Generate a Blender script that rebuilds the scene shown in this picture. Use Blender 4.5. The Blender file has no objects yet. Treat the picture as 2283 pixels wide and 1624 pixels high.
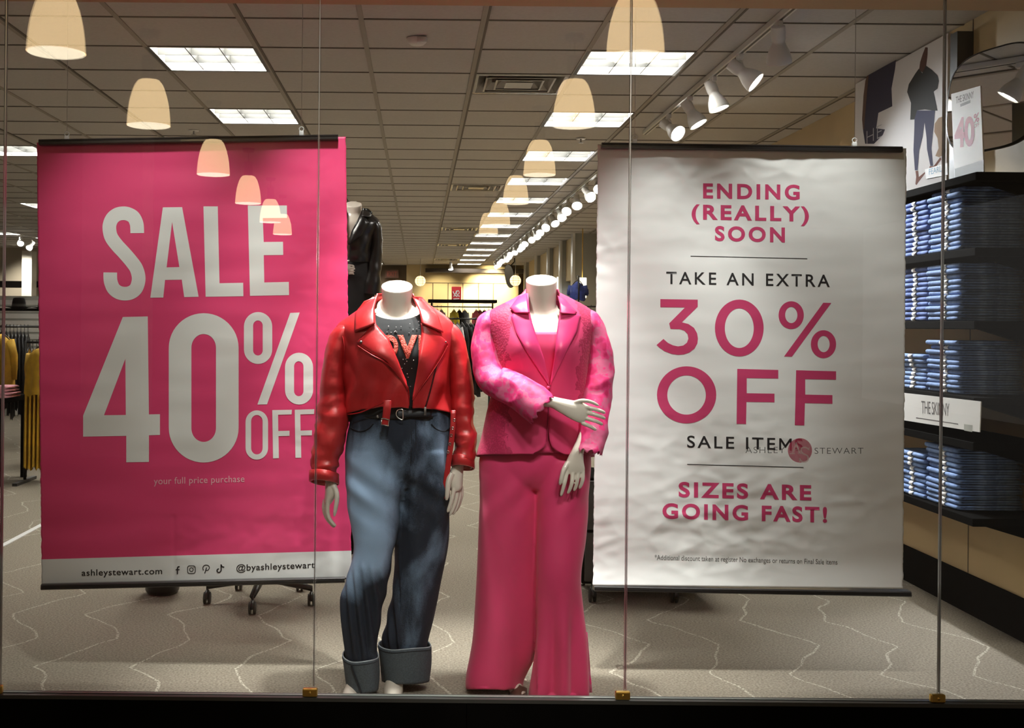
import bpy, bmesh, math, random
import numpy as np
from mathutils import Vector, Matrix, noise
R = math.radians
SC = bpy.context.scene
COL = SC.collection
random.seed(7)

# ---------------------------------------------------------------- camera
F, PX, PY, HC, ROLL = 2580.0, 935.0, 725.0, 1.38, R(0.55)
CR, SR = math.cos(ROLL), math.sin(ROLL)
cam = bpy.data.cameras.new('camera')
cam.sensor_fit = 'HORIZONTAL'; cam.sensor_width = 36.0
cam.lens = F / 2283 * 36.0
cam.shift_x = (1141.5 - PX) / 2283
cam.shift_y = -(812.0 - PY) / 2283
cam.clip_start = 0.05; cam.clip_end = 200
camo = bpy.data.objects.new('camera', cam); COL.objects.link(camo)
camo.matrix_world = Matrix.Translation((0, 0, HC)) @ Matrix.Rotation(R(90), 4, 'X') @ Matrix.Rotation(ROLL, 4, 'Z')
SC.camera = camo

# ---------------------------------------------------------------- world and exposure
w = bpy.data.worlds.new('world'); SC.world = w; w.use_nodes = True
w.node_tree.nodes['Background'].inputs[0].default_value = (1.0, 0.92, 0.84, 1)
w.node_tree.nodes['Background'].inputs[1].default_value = 0.10
SC.view_settings.view_transform = 'Standard'; SC.view_settings.look = 'None'
SC.view_settings.exposure = 0.92; SC.view_settings.gamma = 1.0
SC.view_settings.use_curve_mapping = False
SC.cycles.max_bounces = 6; SC.cycles.diffuse_bounces = 3; SC.cycles.glossy_bounces = 3
SC.cycles.transparent_max_bounces = 12; SC.cycles.transmission_bounces = 2
SC.cycles.caustics_reflective = False; SC.cycles.caustics_refractive = False
SC.cycles.sample_clamp_indirect = 4.0
SC.cycles.use_denoising = True; SC.cycles.adaptive_threshold = 0.03

# ---------------------------------------------------------------- shop lights (ceiling spots over the window) and added fill lights
def spot(name, loc, target, power, size=40, blend=0.5, radius=0.05, col=(.98, 1.0, .955)):
    l = bpy.data.lights.new(name, 'SPOT'); l.energy = power; l.spot_size = R(size); l.spot_blend = blend
    l.shadow_soft_size = radius; l.color = col
    o = bpy.data.objects.new(name, l); COL.objects.link(o); o.location = loc
    o.rotation_euler = (Vector(target) - Vector(loc)).to_track_quat('-Z', 'Y').to_euler()
    return o
# the shop's own window spotlights, fixed to the ceiling just inside the glass
spot('window_spotlight', (-.06, 4.27, 2.82), (-0.05, 4.34, 1.15), 140, 48, .6)
spot('window_spotlight', (0.50, 4.23, 2.82), (0.46, 4.31, 1.15), 122, 48, .6)
spot('window_spotlight', (-0.30, 4.12, 2.82), (-0.34, 4.62, 1.2), 46, 55, .8)
spot('window_spotlight', (0.95, 4.12, 2.82), (0.95, 4.62, .50), 48, 50, .8)
spot('window_spotlight', (1.6, 4.12, 2.82), (1.55, 4.70, .9), 32, 60, .8)
# fill lights added outside the window, brightening figures and banners from the front
spot('added_fill_light', (0.15, 1.5, 3.36), (-0.02, 4.3, .45), 85, 27, .8, .12)
spot('added_fill_light', (0.85, 1.5, 3.36), (0.48, 4.3, .45), 85, 27, .8, .12)
spot('window_spotlight', (-1.1, 4.05, 2.82), (-1.1, 4.62, .9), 30, 65, .8)
spot('added_fill_light', (1.35, 1.2, 3.36), (.85, 4.62, 1.15), 82, 28, .9, .12)
spot('added_fill_light', (-.9, 1.2, 3.36), (-.75, 4.6, 1.2), 30, 34, .9, .12)

# ---------------------------------------------------------------- helpers
def P(px, py, Y):
    u = px - PX; v = PY - py
    p = u * CR - v * SR; q = u * SR + v * CR
    return Vector((p / F * Y, Y, HC + q / F * Y))

ABS = {}
def tag(o, label=None, cat=None, group=None, kind=None):
    if label: o['label'] = label
    if cat: o['category'] = cat
    if group: o['group'] = group
    if kind: o['kind'] = kind
    return o
def thing(name, label, cat, loc=(0, 0, 0), group=None, rotz=0):
    o = bpy.data.objects.new(name, None); COL.objects.link(o); o.location = loc
    o.empty_display_size = 0.05; o.rotation_euler = (0, 0, rotz)
    ABS[o.name] = Vector(loc)
    return tag(o, label, cat, group)
def obj(name, bm, mat, parent=None, smooth=True, local=False):
    me = bpy.data.meshes.new(name)
    if smooth:
        for f in bm.faces: f.smooth = True
    if parent is not None and not local:
        bmesh.ops.translate(bm, verts=bm.verts, vec=-ABS[parent.name])
    bm.to_mesh(me); bm.free()
    o = bpy.data.objects.new(name, me); COL.objects.link(o)
    for m in (mat if isinstance(mat, (list, tuple)) else [mat]): me.materials.append(m)
    if parent is not None:
        o.parent = parent; ABS[o.name] = ABS[parent.name] if not local else Vector((0, 0, 0))
    else:
        ABS[o.name] = Vector((0, 0, 0))
    return o
def recentre(o):
    """Put a top-level mesh's origin at the middle of its base."""
    vs = [v.co for v in o.data.vertices]
    c = Vector(((min(v.x for v in vs) + max(v.x for v in vs)) / 2, (min(v.y for v in vs) + max(v.y for v in vs)) / 2, min(v.z for v in vs)))
    o.data.transform(Matrix.Translation(-c)); o.location = c
    return o
def struct(name, bm, mat, parent=None, smooth=False):
    o = obj(name, bm, mat, parent, smooth); o['kind'] = 'structure'; return o
def NB(): return bmesh.new()
def dup(root, loc=None, label=None, group=None):
    r = root.copy(); COL.objects.link(r)
    if loc is not None: r.location = loc
    if label: r['label'] = label
    if group: r['group'] = group
    for ch in root.children:
        c = ch.copy(); COL.objects.link(c); c.parent = r
        for g in ch.children:
            d = g.copy(); COL.objects.link(d); d.parent = c
    return r
def solid(o, t, off=0.0):
    m = o.modifiers.new('thickness', 'SOLIDIFY'); m.thickness = t; m.offset = off; return o
def subs(o, n=1):
    m = o.modifiers.new('smooth', 'SUBSURF'); m.levels = n; m.render_levels = n; return o
def bevel(bm, wd, seg=2):
    bmesh.ops.bevel(bm, geom=bm.edges[:], offset=wd, segments=seg, affect='EDGES', profile=.5)
def box(bm, lo, hi, rot=None):
    lo = Vector(lo); hi = Vector(hi)
    r = bmesh.ops.create_cube(bm, size=1.0)
    c = (lo + hi) / 2; s = hi - lo
    for v in r['verts']:
        v.co = Vector((v.co.x * s.x, v.co.y * s.y, v.co.z * s.z)) + c
    return r['verts']
def xform(verts, M4):
    for v in verts: v.co = M4 @ v.co
def grid_faces(bm, vs, nu, nv, closeu=False):
    for j in range(nv - 1):
        for i in range(nu if closeu else nu - 1):
            a = vs[j][i]; b = vs[j][(i + 1) % nu]; c = vs[j + 1][(i + 1) % nu]; d = vs[j + 1][i]
            try: bm.faces.new((a, b, c, d))
            except ValueError: pass
def loft(bm, rings, close=True, cap0=False, cap1=False):
    vs = [[bm.verts.new(p) for p in r] for r in rings]
    grid_faces(bm, vs, len(rings[0]), len(rings), close)
    if cap0: bm.faces.new(vs[0][::-1])
    if cap1: bm.faces.new(vs[-1])
    return vs
def tube(bm, pts, rad, seg=10, cap=True, flat=1.0, up=None):
    """round (or flattened) tube along 3-D points"""
    pts = [Vector(p) for p in pts]; n = len(pts)
    if not isinstance(rad, (list, tuple)): rad = [rad] * n
    rings = []; prev = None
    for i in range(n):
        t = (pts[min(i + 1, n - 1)] - pts[max(i - 1, 0)]).normalized()
        if prev is None:
            a = Vector(up) if up else (Vector((0, 0, 1)) if abs(t.z) < .9 else Vector((0, 1, 0)))
            x = t.cross(a).normalized()
        else:
            x = (prev - t * prev.dot(t)).normalized()
        prev = x; y = t.cross(x)
        rings.append([pts[i] + (x * math.cos(2 * math.pi * k / seg) + y * math.sin(2 * math.pi * k / seg) * flat) * rad[i] for k in range(seg)])
    loft(bm, rings, True, cap, cap)
def lathe(bm, prof, c=(0, 0, 0), seg=32, cap=False):
    c = Vector(c)
    rings = [[c + Vector((r * math.cos(2 * math.pi * k / seg), r * math.sin(2 * math.pi * k / seg), z)) for k in range(seg)] for r, z in prof]
    loft(bm, rings, True, cap, cap)
def spl(keys, n):
    """Catmull-Rom resampling of rows of numbers; first column need not be monotone"""
    k = np.array(keys, float); m = len(k)
    out = []
    for t in np.linspace(0, m - 1, n):
        i = min(int(t), m - 2); f = t - i
        p0 = k[max(i - 1, 0)]; p1 = k[i]; p2 = k[i + 1]; p3 = k[min(i + 2, m - 1)]
        out.append(0.5 * ((2 * p1) + (p2 - p0) * f + (2 * p0 - 5 * p1 + 4 * p2 - p3) * f * f + (3 * p1 - p0 - 3 * p2 + p3) * f ** 3))
    return np.array(out)
def lerp_rows(rows, y):
    """row interpolated (smoothly) at first-column value y"""
    k = np.array(rows, float)
    if y <= k[0, 0]: return k[0]
    if y >= k[-1, 0]: return k[-1]
    i = int(np.searchsorted(k[:, 0], y) - 1); i = max(0, min(i, len(k) - 2))
    h = k[i + 1, 0] - k[i, 0]; f = (y - k[i, 0]) / h
    def sl(j):
        a = max(j - 1, 0); b = min(j + 1, len(k) - 1)
        return (k[b] - k[a]) / (k[b, 0] - k[a, 0])
    m0 = sl(i) * h; m1 = sl(i + 1) * h
    f2 = f * f; f3 = f2 * f
    r = (2 * f3 - 3 * f2 + 1) * k[i] + (f3 - 2 * f2 + f) * m0 + (-2 * f3 + 3 * f2) * k[i + 1] + (f3 - f2) * m1
    r[0] = y
    return r
def displace(bm, fn, side=1.0):
    """folds: move along the normal, less on level faces and (side < 1) on the outline seen from the front"""
    bm.normal_update()
    d = [(v, v.normal.copy(), fn(v.co) * max(0, 1 - abs(v.normal.z) ** 3) * (side + (1 - side) * max(0, -v.normal.y))) for v in bm.verts]
    for v, n, a in d: v.co += n * a
def nz(co, s, off=0.0):
    return noise.noise(Vector((co[0] * s[0] + off, co[1] * s[1] + off * .7, co[2] * s[2] - off)))
def remeshed(bm, voxel, smooth=2):
    me = bpy.data.meshes.new('tmp'); bm.to_mesh(me); bm.free()
    o = bpy.data.objects.new('tmp', me); COL.objects.link(o)
    m = o.modifiers.new('r', 'REMESH'); m.mode = 'VOXEL'; m.voxel_size = voxel
    dg = bpy.context.evaluated_depsgraph_get()
    me2 = bpy.data.meshes.new_from_object(o.evaluated_get(dg))
    b2 = bmesh.new(); b2.from_mesh(me2)
    bpy.data.objects.remove(o); bpy.data.meshes.remove(me); bpy.data.meshes.remove(me2)
    for _ in range(smooth):
        bmesh.ops.smooth_vert(b2, verts=b2.verts, factor=.5, use_axis_x=True, use_axis_y=True, use_axis_z=True)
    return b2

# ---------------------------------------------------------------- materials
def M(name, col, rough=.5, metal=0.0, var=None, bump=None, spec=.5, coat=0, sheen=0, emit=None, es=0, alpha=1.0, trans=0):
    m = bpy.data.materials.new(name); m.use_nodes = True
    nt = m.node_tree; b = nt.nodes['Principled BSDF']
    b.inputs['Base Color'].default_value = (*col, 1); b.inputs['Roughness'].default_value = rough
    b.inputs['Metallic'].default_value = metal; b.inputs['Specular IOR Level'].default_value = spec
    b.inputs['Coat Weight'].default_value = coat; b.inputs['Sheen Weight'].default_value = sheen
    if emit: b.inputs['Emission Color'].default_value = (*emit, 1); b.inputs['Emission Strength'].default_value = es
    if alpha < 1: b.inputs['Alpha'].default_value = alpha
    if trans: b.inputs['Transmission Weight'].default_value = trans
    if var or bump:
        tc = nt.nodes.new('ShaderNodeTexCoord')
    if var:
        s, a = var[0], var[1]
        n = nt.nodes.new('ShaderNodeTexNoise'); n.inputs['Scale'].default_value = s; n.inputs['Detail'].default_value = 4
        nt.links.new(tc.outputs['Object'], n.inputs['Vector'])
        r = nt.nodes.new('ShaderNodeValToRGB')
        r.color_ramp.elements[0].position = .3; r.color_ramp.elements[1].position = .7
        r.color_ramp.elements[0].color = (*[c * (1 - a) for c in col], 1)
        r.color_ramp.elements[1].color = (*[min(1, c * (1 + a)) for c in col], 1)
        nt.links.new(n.outputs['Fac'], r.inputs['Fac']); nt.links.new(r.outputs['Color'], b.inputs['Base Color'])
    if bump:
        s, st, di = bump
        n2 = nt.nodes.new('ShaderNodeTexNoise'); n2.inputs['Scale'].default_value = s; n2.inputs['Detail'].default_value = 3
        nt.links.new(tc.outputs['Object'], n2.inputs['Vector'])
        bp = nt.nodes.new('ShaderNodeBump'); bp.inputs['Strength'].default_value = st; bp.inputs['Distance'].default_value = di
        nt.links.new(n2.outputs['Fac'], bp.inputs['Height']); nt.links.new(bp.outputs['Normal'], b.inputs['Normal'])
    return m
def nodes_of(m):
    return m.node_tree, m.node_tree.nodes['Principled BSDF']
def mth(nt, op, a, b=None, c=None):
    n = nt.nodes.new('ShaderNodeMath'); n.operation = op
    for i, x in enumerate((a, b, c)):
        if x is None: continue
        if isinstance(x, (int, float)): n.inputs[i].default_value = x
        else: nt.links.new(x, n.inputs[i])
    return n.outputs[0]

MAT = {}
MAT['black_plastic'] = M('black plastic', (.012, .011, .011), .35)
MAT['black_paint'] = M('black painted wood', (.005, .0045, .004), .9, var=(6, .2), spec=.02)
MAT['white_metal'] = M('white metal', (.80, .78, .74), .35)
MAT['chrome'] = M('chrome', (.75, .74, .72), .18, 1.0)
MAT['steel'] = M('brushed steel', (.45, .44, .43), .35, 1.0)
MAT['brass'] = M('brass', (.80, .52, .13), .28, 1.0)
MAT['skin'] = M('glossy cream mannequin enamel', (.80, .72, .62), .22, coat=.4)
MAT['paper_white'] = M('white paper', (.80, .80, .785), .55, var=(3, .03), bump=(40, .1, .002))
MAT['paper_pink'] = M('pink printed paper', (.78, .056, .185), .45, var=(2, .04), bump=(30, .08, .002))
MAT['print_white'] = M('white print', (.80, .80, .76), .5)
MAT['print_pink'] = M('pink print', (.58, .045, .15), .5)
MAT['print_lightpink'] = M('light pink print', (.85, .45, .50), .5)
MAT['print_black'] = M('black print', (.012, .010, .012), .5)
MAT['print_grey'] = M('grey print', (.12, .11, .11), .5)
MAT['red_leather'] = M('red leather', (.60, .020, .025), .36, var=(9, .10), bump=(70, .2, .003), spec=1.0)
MAT['red_lining'] = M('dark red lining', (.12, .004, .006), .6)
MAT['black_leather'] = M('black leather', (.014, .012, .012), .28, var=(9, .2), bump=(40, .3, .004), coat=.2)
MAT['black_knit'] = M('black jersey', (.012, .012, .014), .8, bump=(300, .3, .001))
MAT['black_cloth'] = M('black cloth', (.014, .013, .014), .85, var=(12, .25))
MAT['pink_suit'] = M('hot pink crepe', (.78, .040, .165), .62, var=(5, .06), bump=(500, .15, .001), sheen=.15)
MAT['pink_satin'] = M('pink satin', (.78, .05, .19), .34, var=(5, .05))
MAT['dark_pink'] = M('pink lining', (.42, .012, .07), .7)
MAT['yellow_cloth'] = M('mustard cloth', (.52, .30, .02), .75, var=(14, .2))
MAT['coral_cloth'] = M('coral cloth', (.75, .12, .13), .75, var=(14, .15))
MAT['pink_cloth'] = M('pale pink cloth', (.75, .35, .42), .8, var=(18, .35))
MAT['white_cloth'] = M('white cloth', (.75, .73, .70), .8)
MAT['blue_cloth'] = M('blue cloth', (.03, .05, .22), .8, var=(18, .4))
MAT['cream_wall'] = M('cream painted panel', (.62, .46, .24), .6, var=(2, .05))
MAT['back_wall'] = M('warm cream paint', (.66, .52, .28), .7)
MAT['brown_wall'] = M('brown paint', (.16, .11, .065), .7)
MAT['grey_panel'] = M('grey laminate', (.42, .42, .38), .3)
MAT['dark_grey'] = M('dark grey laminate', (.06, .06, .055), .4)
MAT['header'] = M('tan drywall', (.46, .34, .18), .8)
MAT['sticker'] = M('white size sticker', (.85, .85, .84), .45)
MAT['louver'] = M('grey louver', (.036, .037, .034), .5)
MAT['light_lens'] = M('fluorescent lens', (.9, .9, .85), .4, emit=(1.0, .97, .91), es=22)
MAT['lamp_face'] = M('lamp face', (1, 1, 1), .3, emit=(1.0, .97, .90), es=14)
MAT['mirror'] = M('mirror', (.85, .86, .84), .02, 1.0)
MAT['rubber'] = M('black rubber', (.02, .018, .016), .6)
MAT['rhinestone'] = M('rhinestone', (.95, .95, .95), .1, .6, emit=(1, 1, 1), es=0)
MAT['wire'] = M('steel wire', (.55, .54, .52), .4, .8)

def glass_mat():
    m = bpy.data.materials.new('window glass'); m.use_nodes = True; nt = m.node_tree
    nt.nodes.remove(nt.nodes['Principled BSDF']); out = nt.nodes['Material Output']
    tr = nt.nodes.new('ShaderNodeBsdfTransparent'); tr.inputs[0].default_value = (.985, .99, .985, 1)
    gl = nt.nodes.new('ShaderNodeBsdfGlossy'); gl.inputs['Roughness'].default_value = 0.0
    gl.inputs['Color'].default_value = (1, 1, 1, 1)
    lw = nt.nodes.new('ShaderNodeLayerWeight'); lw.inputs['Blend'].default_value = .5
    f = mth(nt, 'MULTIPLY_ADD', mth(nt, 'POWER', lw.outputs['Facing'], 5.0), .93, .045)
    mx = nt.nodes.new('ShaderNodeMixShader')
    nt.links.new(f, mx.inputs[0]); nt.links.new(tr.outputs[0], mx.inputs[1]); nt.links.new(gl.outputs[0], mx.inputs[2])
    nt.links.new(mx.outputs[0], out.inputs['Surface'])
    return m
MAT['glass'] = glass_mat()
MAT['glass_edge'] = M('polished glass edge', (.30, .33, .30), .15, spec=.8)

def carpet_mat():
    m = M('beige carpet', (.30, .25, .19), .95); nt, b = nodes_of(m)
    tc = nt.nodes.new('ShaderNodeTexCoord'); sx = nt.nodes.new('ShaderNodeSeparateXYZ')
    nt.links.new(tc.outputs['Object'], sx.inputs[0])
    n = nt.nodes.new('ShaderNodeTexNoise'); n.inputs['Scale'].default_value = 110; n.inputs['Detail'].default_value = 6
    nt.links.new(tc.outputs['Object'], n.inputs['Vector'])
    n1 = nt.nodes.new('ShaderNodeTexNoise'); n1.inputs['Scale'].default_value = 1.6; n1.inputs['Detail'].default_value = 2
    nt.links.new(tc.outputs['Object'], n1.inputs['Vector'])
    # wandering light lines running into the shop
    zig = mth(nt, 'PINGPONG', sx.outputs['Y'], .42)
    x1 = mth(nt, 'MULTIPLY_ADD', zig, .5, sx.outputs['X'])
    x2 = mth(nt, 'MULTIPLY_ADD', n1.outputs['Fac'], .35, x1)
    md = mth(nt, 'PINGPONG', x2, .19)
    ln = mth(nt, 'LESS_THAN', md, .006)
    brk = mth(nt, 'GREATER_THAN', n.outputs['Fac'], .47)
    ln = mth(nt, 'MULTIPLY', ln, brk)
    ramp = nt.nodes.new('ShaderNodeValToRGB')
    ramp.color_ramp.elements[0].position = .32; ramp.color_ramp.elements[1].position = .68
    ramp.color_ramp.elements[0].color = (.155, .130, .096, 1); ramp.color_ramp.elements[1].color = (.345, .30, .235, 1)
    nt.links.new(n.outputs['Fac'], ramp.inputs['Fac'])
    mx = nt.nodes.new('ShaderNodeMix'); mx.data_type = 'RGBA'
    mx.inputs['B'].default_value = (.52, .47, .38, 1)
    nt.links.new(ln, mx.inputs['Factor']); nt.links.new(ramp.outputs['Color'], mx.inputs['A'])
    nt.links.new(mx.outputs['Result'], b.inputs['Base Color'])
    bp = nt.nodes.new('ShaderNodeBump'); bp.inputs['Strength'].default_value = .5; bp.inputs['Distance'].default_value = .006
    nt.links.new(n.outputs['Fac'], bp.inputs['Height']); nt.links.new(bp.outputs['Normal'], b.inputs['Normal'])
    return m
MAT['carpet'] = carpet_mat()
MAT['tile'] = M('ceiling tile', (.56, .53, .50), .9, var=(60, .05), bump=(90, .2, .003))
MAT['tee'] = M('ceiling tee', (.34, .30, .25), .6)
MAT['tee_dark'] = M('dark tee and painted shadow gap', (.12, .10, .08), .7)

def denim_mat(name, dark, light, fade, fs=2.2, thr=(.45, .7), gain=1.0):
    m = M(name, dark, .8); nt, b = nodes_of(m)
    tc = nt.nodes.new('ShaderNodeTexCoord')
    n = nt.nodes.new('ShaderNodeTexNoise'); n.inputs['Scale'].default_value = fs; n.inputs['Detail'].default_value = 5; n.inputs['Distortion'].default_value = .4
    mp = nt.nodes.new('ShaderNodeMapping'); mp.inputs['Scale'].default_value = (1.6, 1.6, .7)
    mp.inputs['Location'].default_value = fade
    nt.links.new(tc.outputs['Object'], mp.inputs[0]); nt.links.new(mp.outputs[0], n.inputs['Vector'])
    n2 = nt.nodes.new('ShaderNodeTexNoise'); n2.inputs['Scale'].default_value = 420; n2.inputs['Detail'].default_value = 2
    nt.links.new(tc.outputs['Object'], n2.inputs['Vector'])
    r = nt.nodes.new('ShaderNodeValToRGB'); r.color_ramp.elements[0].position = thr[0]; r.color_ramp.elements[1].position = thr[1]
    r.color_ramp.elements[0].color = (*dark, 1); r.color_ramp.elements[1].color = (*light, 1)
    s = mth(nt, 'ADD', mth(nt, 'MULTIPLY_ADD', n.outputs['Fac'], gain, .5 - gain * .5), mth(nt, 'MULTIPLY_ADD', n2.outputs['Fac'], .24, -.12))
    nt.links.new(s, r.inputs['Fac']); nt.links.new(r.outputs['Color'], b.inputs['Base Color'])
    bp = nt.nodes.new('ShaderNodeBump'); bp.inputs['Strength'].default_value = .35; bp.inputs['Distance'].default_value = .0015
    nt.links.new(n2.outputs['Fac'], bp.inputs['Height']); nt.links.new(bp.outputs['Normal'], b.inputs['Normal'])
    return m
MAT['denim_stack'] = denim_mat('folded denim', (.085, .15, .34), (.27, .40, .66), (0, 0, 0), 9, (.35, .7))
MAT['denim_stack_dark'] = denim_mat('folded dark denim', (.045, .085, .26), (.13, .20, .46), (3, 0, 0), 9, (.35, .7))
MAT['denim_cuff'] = M('denim wrong side', (.075, .095, .115), .85, var=(200, .25), bump=(500, .4, .001))

def lace_mat():
    """flower motifs joined by a fine see-through net"""
    m = M('pink lace', (.72, .028, .16), .6); nt, b = nodes_of(m)
    tc = nt.nodes.new('ShaderNodeTexCoord')
    v = nt.nodes.new('ShaderNodeTexVoronoi'); v.inputs['Scale'].default_value = 400; v.feature = 'DISTANCE_TO_EDGE'
    v2 = nt.nodes.new('ShaderNodeTexVoronoi'); v2.inputs['Scale'].default_value = 38; v2.feature = 'F1'
    n = nt.nodes.new('ShaderNodeTexNoise'); n.inputs['Scale'].default_value = 17; n.inputs['Detail'].default_value = 3; n.inputs['Distortion'].default_value = .8
    for k in (v, v2, n): nt.links.new(tc.outputs['Object'], k.inputs['Vector'])
    f = mth(nt, 'MULTIPLY_ADD', v2.outputs['Distance'], .34, n.outputs['Fac'])
    gap = mth(nt, 'GREATER_THAN', f, .695)
    hole = mth(nt, 'MULTIPLY', gap, mth(nt, 'GREATER_THAN', v.outputs['Distance'], .10))
    nt.links.new(mth(nt, 'SUBTRACT', 1.0, mth(nt, 'MULTIPLY', hole, .42)), b.inputs['Alpha'])
    r = nt.nodes.new('ShaderNodeValToRGB')
    r.color_ramp.elements[0].position = .50; r.color_ramp.elements[0].color = (.62, .016, .12, 1)
    r.color_ramp.elements[1].position = .64; r.color_ramp.elements[1].color = (.80, .045, .21, 1)
    nt.links.new(f, r.inputs['Fac'])
    mx = nt.nodes.new('ShaderNodeMix'); mx.data_type = 'RGBA'; mx.inputs['B'].default_value = (.88, .32, .48, 1)
    nt.links.new(hole, mx.inputs['Factor']); nt.links.new(r.outputs['Color'], mx.inputs['A']); nt.links.new(mx.outputs['Result'], b.inputs['Base Color'])
    bp = nt.nodes.new('ShaderNodeBump'); bp.inputs['Strength'].default_value = .6; bp.inputs['Distance'].default_value = .003
    nt.links.new(mth(nt, 'SUBTRACT', 1.0, f), bp.inputs['Height']); nt.links.new(bp.outputs['Normal'], b.inputs['Normal'])
    return m
MAT['lace'] = lace_mat()
def blazer_mat():
    """crepe with embroidered lace worked over the sides and shoulders"""
    m = M('pink crepe with lace overlay', (.78, .040, .165), .62, sheen=.15); nt, b = nodes_of(m)
    tc = nt.nodes.new('ShaderNodeTexCoord'); sx = nt.nodes.new('ShaderNodeSeparateXYZ'); nt.links.new(tc.outputs['Object'], sx.inputs[0])
    n = nt.nodes.new('ShaderNodeTexNoise'); n.inputs['Scale'].default_value = 24; n.inputs['Detail'].default_value = 4
    v = nt.nodes.new('ShaderNodeTexVoronoi'); v.inputs['Scale'].default_value = 130
    for k in (n, v): nt.links.new(tc.outputs['Object'], k.inputs['Vector'])
    side = mth(nt, 'MULTIPLY_ADD', n.outputs['Fac'], .11, mth(nt, 'ABSOLUTE', sx.outputs['X']))
    mask = mth(nt, 'GREATER_THAN', side, .185)
    pat = mth(nt, 'MULTIPLY', mask, mth(nt, 'MULTIPLY_ADD', n.outputs['Fac'], .9, v.outputs['Distance']))
    r = nt.nodes.new('ShaderNodeValToRGB'); r.color_ramp.elements[0].position = .35; r.color_ramp.elements[1].position = 1.0
    r.color_ramp.elements[0].color = (.78, .040, .165, 1); r.color_ramp.elements[1].color = (.50, .012, .085, 1)
    nt.links.new(pat, r.inputs['Fac']); nt.links.new(r.outputs['Color'], b.inputs['Base Color'])
    bp = nt.nodes.new('ShaderNodeBump'); bp.inputs['Strength'].default_value = .4; bp.inputs['Distance'].default_value = .002
    nt.links.new(pat, bp.inputs['Height']); nt.links.new(bp.outputs['Normal'], b.inputs['Normal'])
    return m
MAT['blazer'] = blazer_mat()
# ================================================================ SETTING
YG = 3.75                      # the glass line
CZ = HC + 1.525                # ceiling height
FAR = 29.6
RW = 2.70                      # wall on the right, near part
def cell_x(i): return -0.305 + 0.61 * i
def cell_y(j): return 5.77 + 0.61 * j
TROFF = [(2, 1 + 3 * k) for k in range(13)] + [(-2, 1 + 3 * k) for k in range(13)] + [(-6, 7), (-8, 15), (-12, 23), (-11, 25), (-14, 32), (-14, 34), (-6, 1)]
DIFF = [(1, 2), (1, 11), (1, 20), (1, 26), (1, 34)]
HOLES = set(TROFF) | set(DIFF)

bm = NB(); box(bm, (-13, YG - .35, -.06), (3.4, FAR + .3, 0)); struct('floor', bm, MAT['carpet'])
bm = NB()
for i in range(-21, 6):
    for j in range(-3, 40):
        if (i, j) in HOLES: continue
        x, y = cell_x(i), cell_y(j)
        box(bm, (x, y, CZ), (x + .61, y + .61, CZ + .02))
ceil = struct('ceiling', bm, MAT['tile'])
bm = NB()
for i in range(-21, 7):
    box(bm, (cell_x(i) - .013, 3.95, CZ - .006), (cell_x(i) + .013, FAR, CZ - .0005))
g = struct('ceiling_grid', bm, MAT['tee'], ceil)
bm = NB()
for j in range(-3, 40):
    box(bm, (-13, cell_y(j) - .008, CZ - .004), (2.9, cell_y(j) + .008, CZ - .0004))
struct('ceiling_grid', bm, MAT['tee_dark'], ceil)
bm = NB()
for i in (-5, -3, -1, 1, 3, 5):
    x = cell_x(i)
    box(bm, (x + .014, 3.95, CZ - .007), (x + .026, FAR, CZ - .0005))  # dark strips put in for the shadow beside alternate tees
struct('ceiling_grid', bm, MAT['tee_dark'], ceil)
bm = NB(); box(bm, (-13.2, YG - .05, CZ + .45), (3.6, FAR + .3, CZ + .5)); struct('roof_light_block', bm, MAT['brown_wall'])  # unseen slab added above the tiles to stop light leaking in
# walls
bm = NB(); box(bm, (RW, YG + .3, 0), (RW + .6, 7.18, CZ + .3)); wr = struct('wall_right', bm, MAT['cream_wall'])
bm = NB()
for y in (4.45, 5.67, 6.89):
    box(bm, (RW - .002, y - .004, .19), (RW + .01, y + .004, CZ))
struct('wall_seam', bm, MAT['brown_wall'], wr)
bm = NB(); box(bm, (2.90, 7.18, 0), (3.2, FAR, CZ + .3)); wfr = struct('wall_right_far', bm, MAT['cream_wall'])
bm = NB(); box(bm, (-13, FAR, 0), (3.4, FAR + .2, CZ + .3)); struct('wall_back', bm, MAT['brown_wall'])
bm = NB(); box(bm, (-13.2, YG - .3, 0), (-13, FAR, CZ + .3)); struct('wall_left', bm, MAT['back_wall'])
bm = NB(); box(bm, (RW - .016, YG + .3, 0), (RW, 7.18, .19)); struct('baseboard_right', bm, MAT['black_paint'])
# header over the window
bm = NB(); box(bm, (-7, 3.62, 2.486), (6, 4.0, 3.3)); struct('trim_1', bm, MAT['header'])
# low front wall, sill channel
zs = P(1141, 1560, YG - .022).z
bm = NB()
xj = P(1040, 1590, YG - .02).x
box(bm, (-4, YG - .026, -.3), (xj - .0012, YG + .03, zs - .006)); box(bm, (xj + .0012, YG - .026, -.3), (4, YG + .03, zs - .006))
struct('wall_front', bm, MAT['black_paint'])
bm = NB()
box(bm, (-4, YG - .028, zs - .012), (4, YG - .008, zs)); box(bm, (-4, YG + .008, zs - .012), (4, YG + .022, zs)); box(bm, (-4, YG - .01, zs - .012), (4, YG + .01, zs - .004))
struct('trim_2', bm, MAT['dark_grey'])
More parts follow.
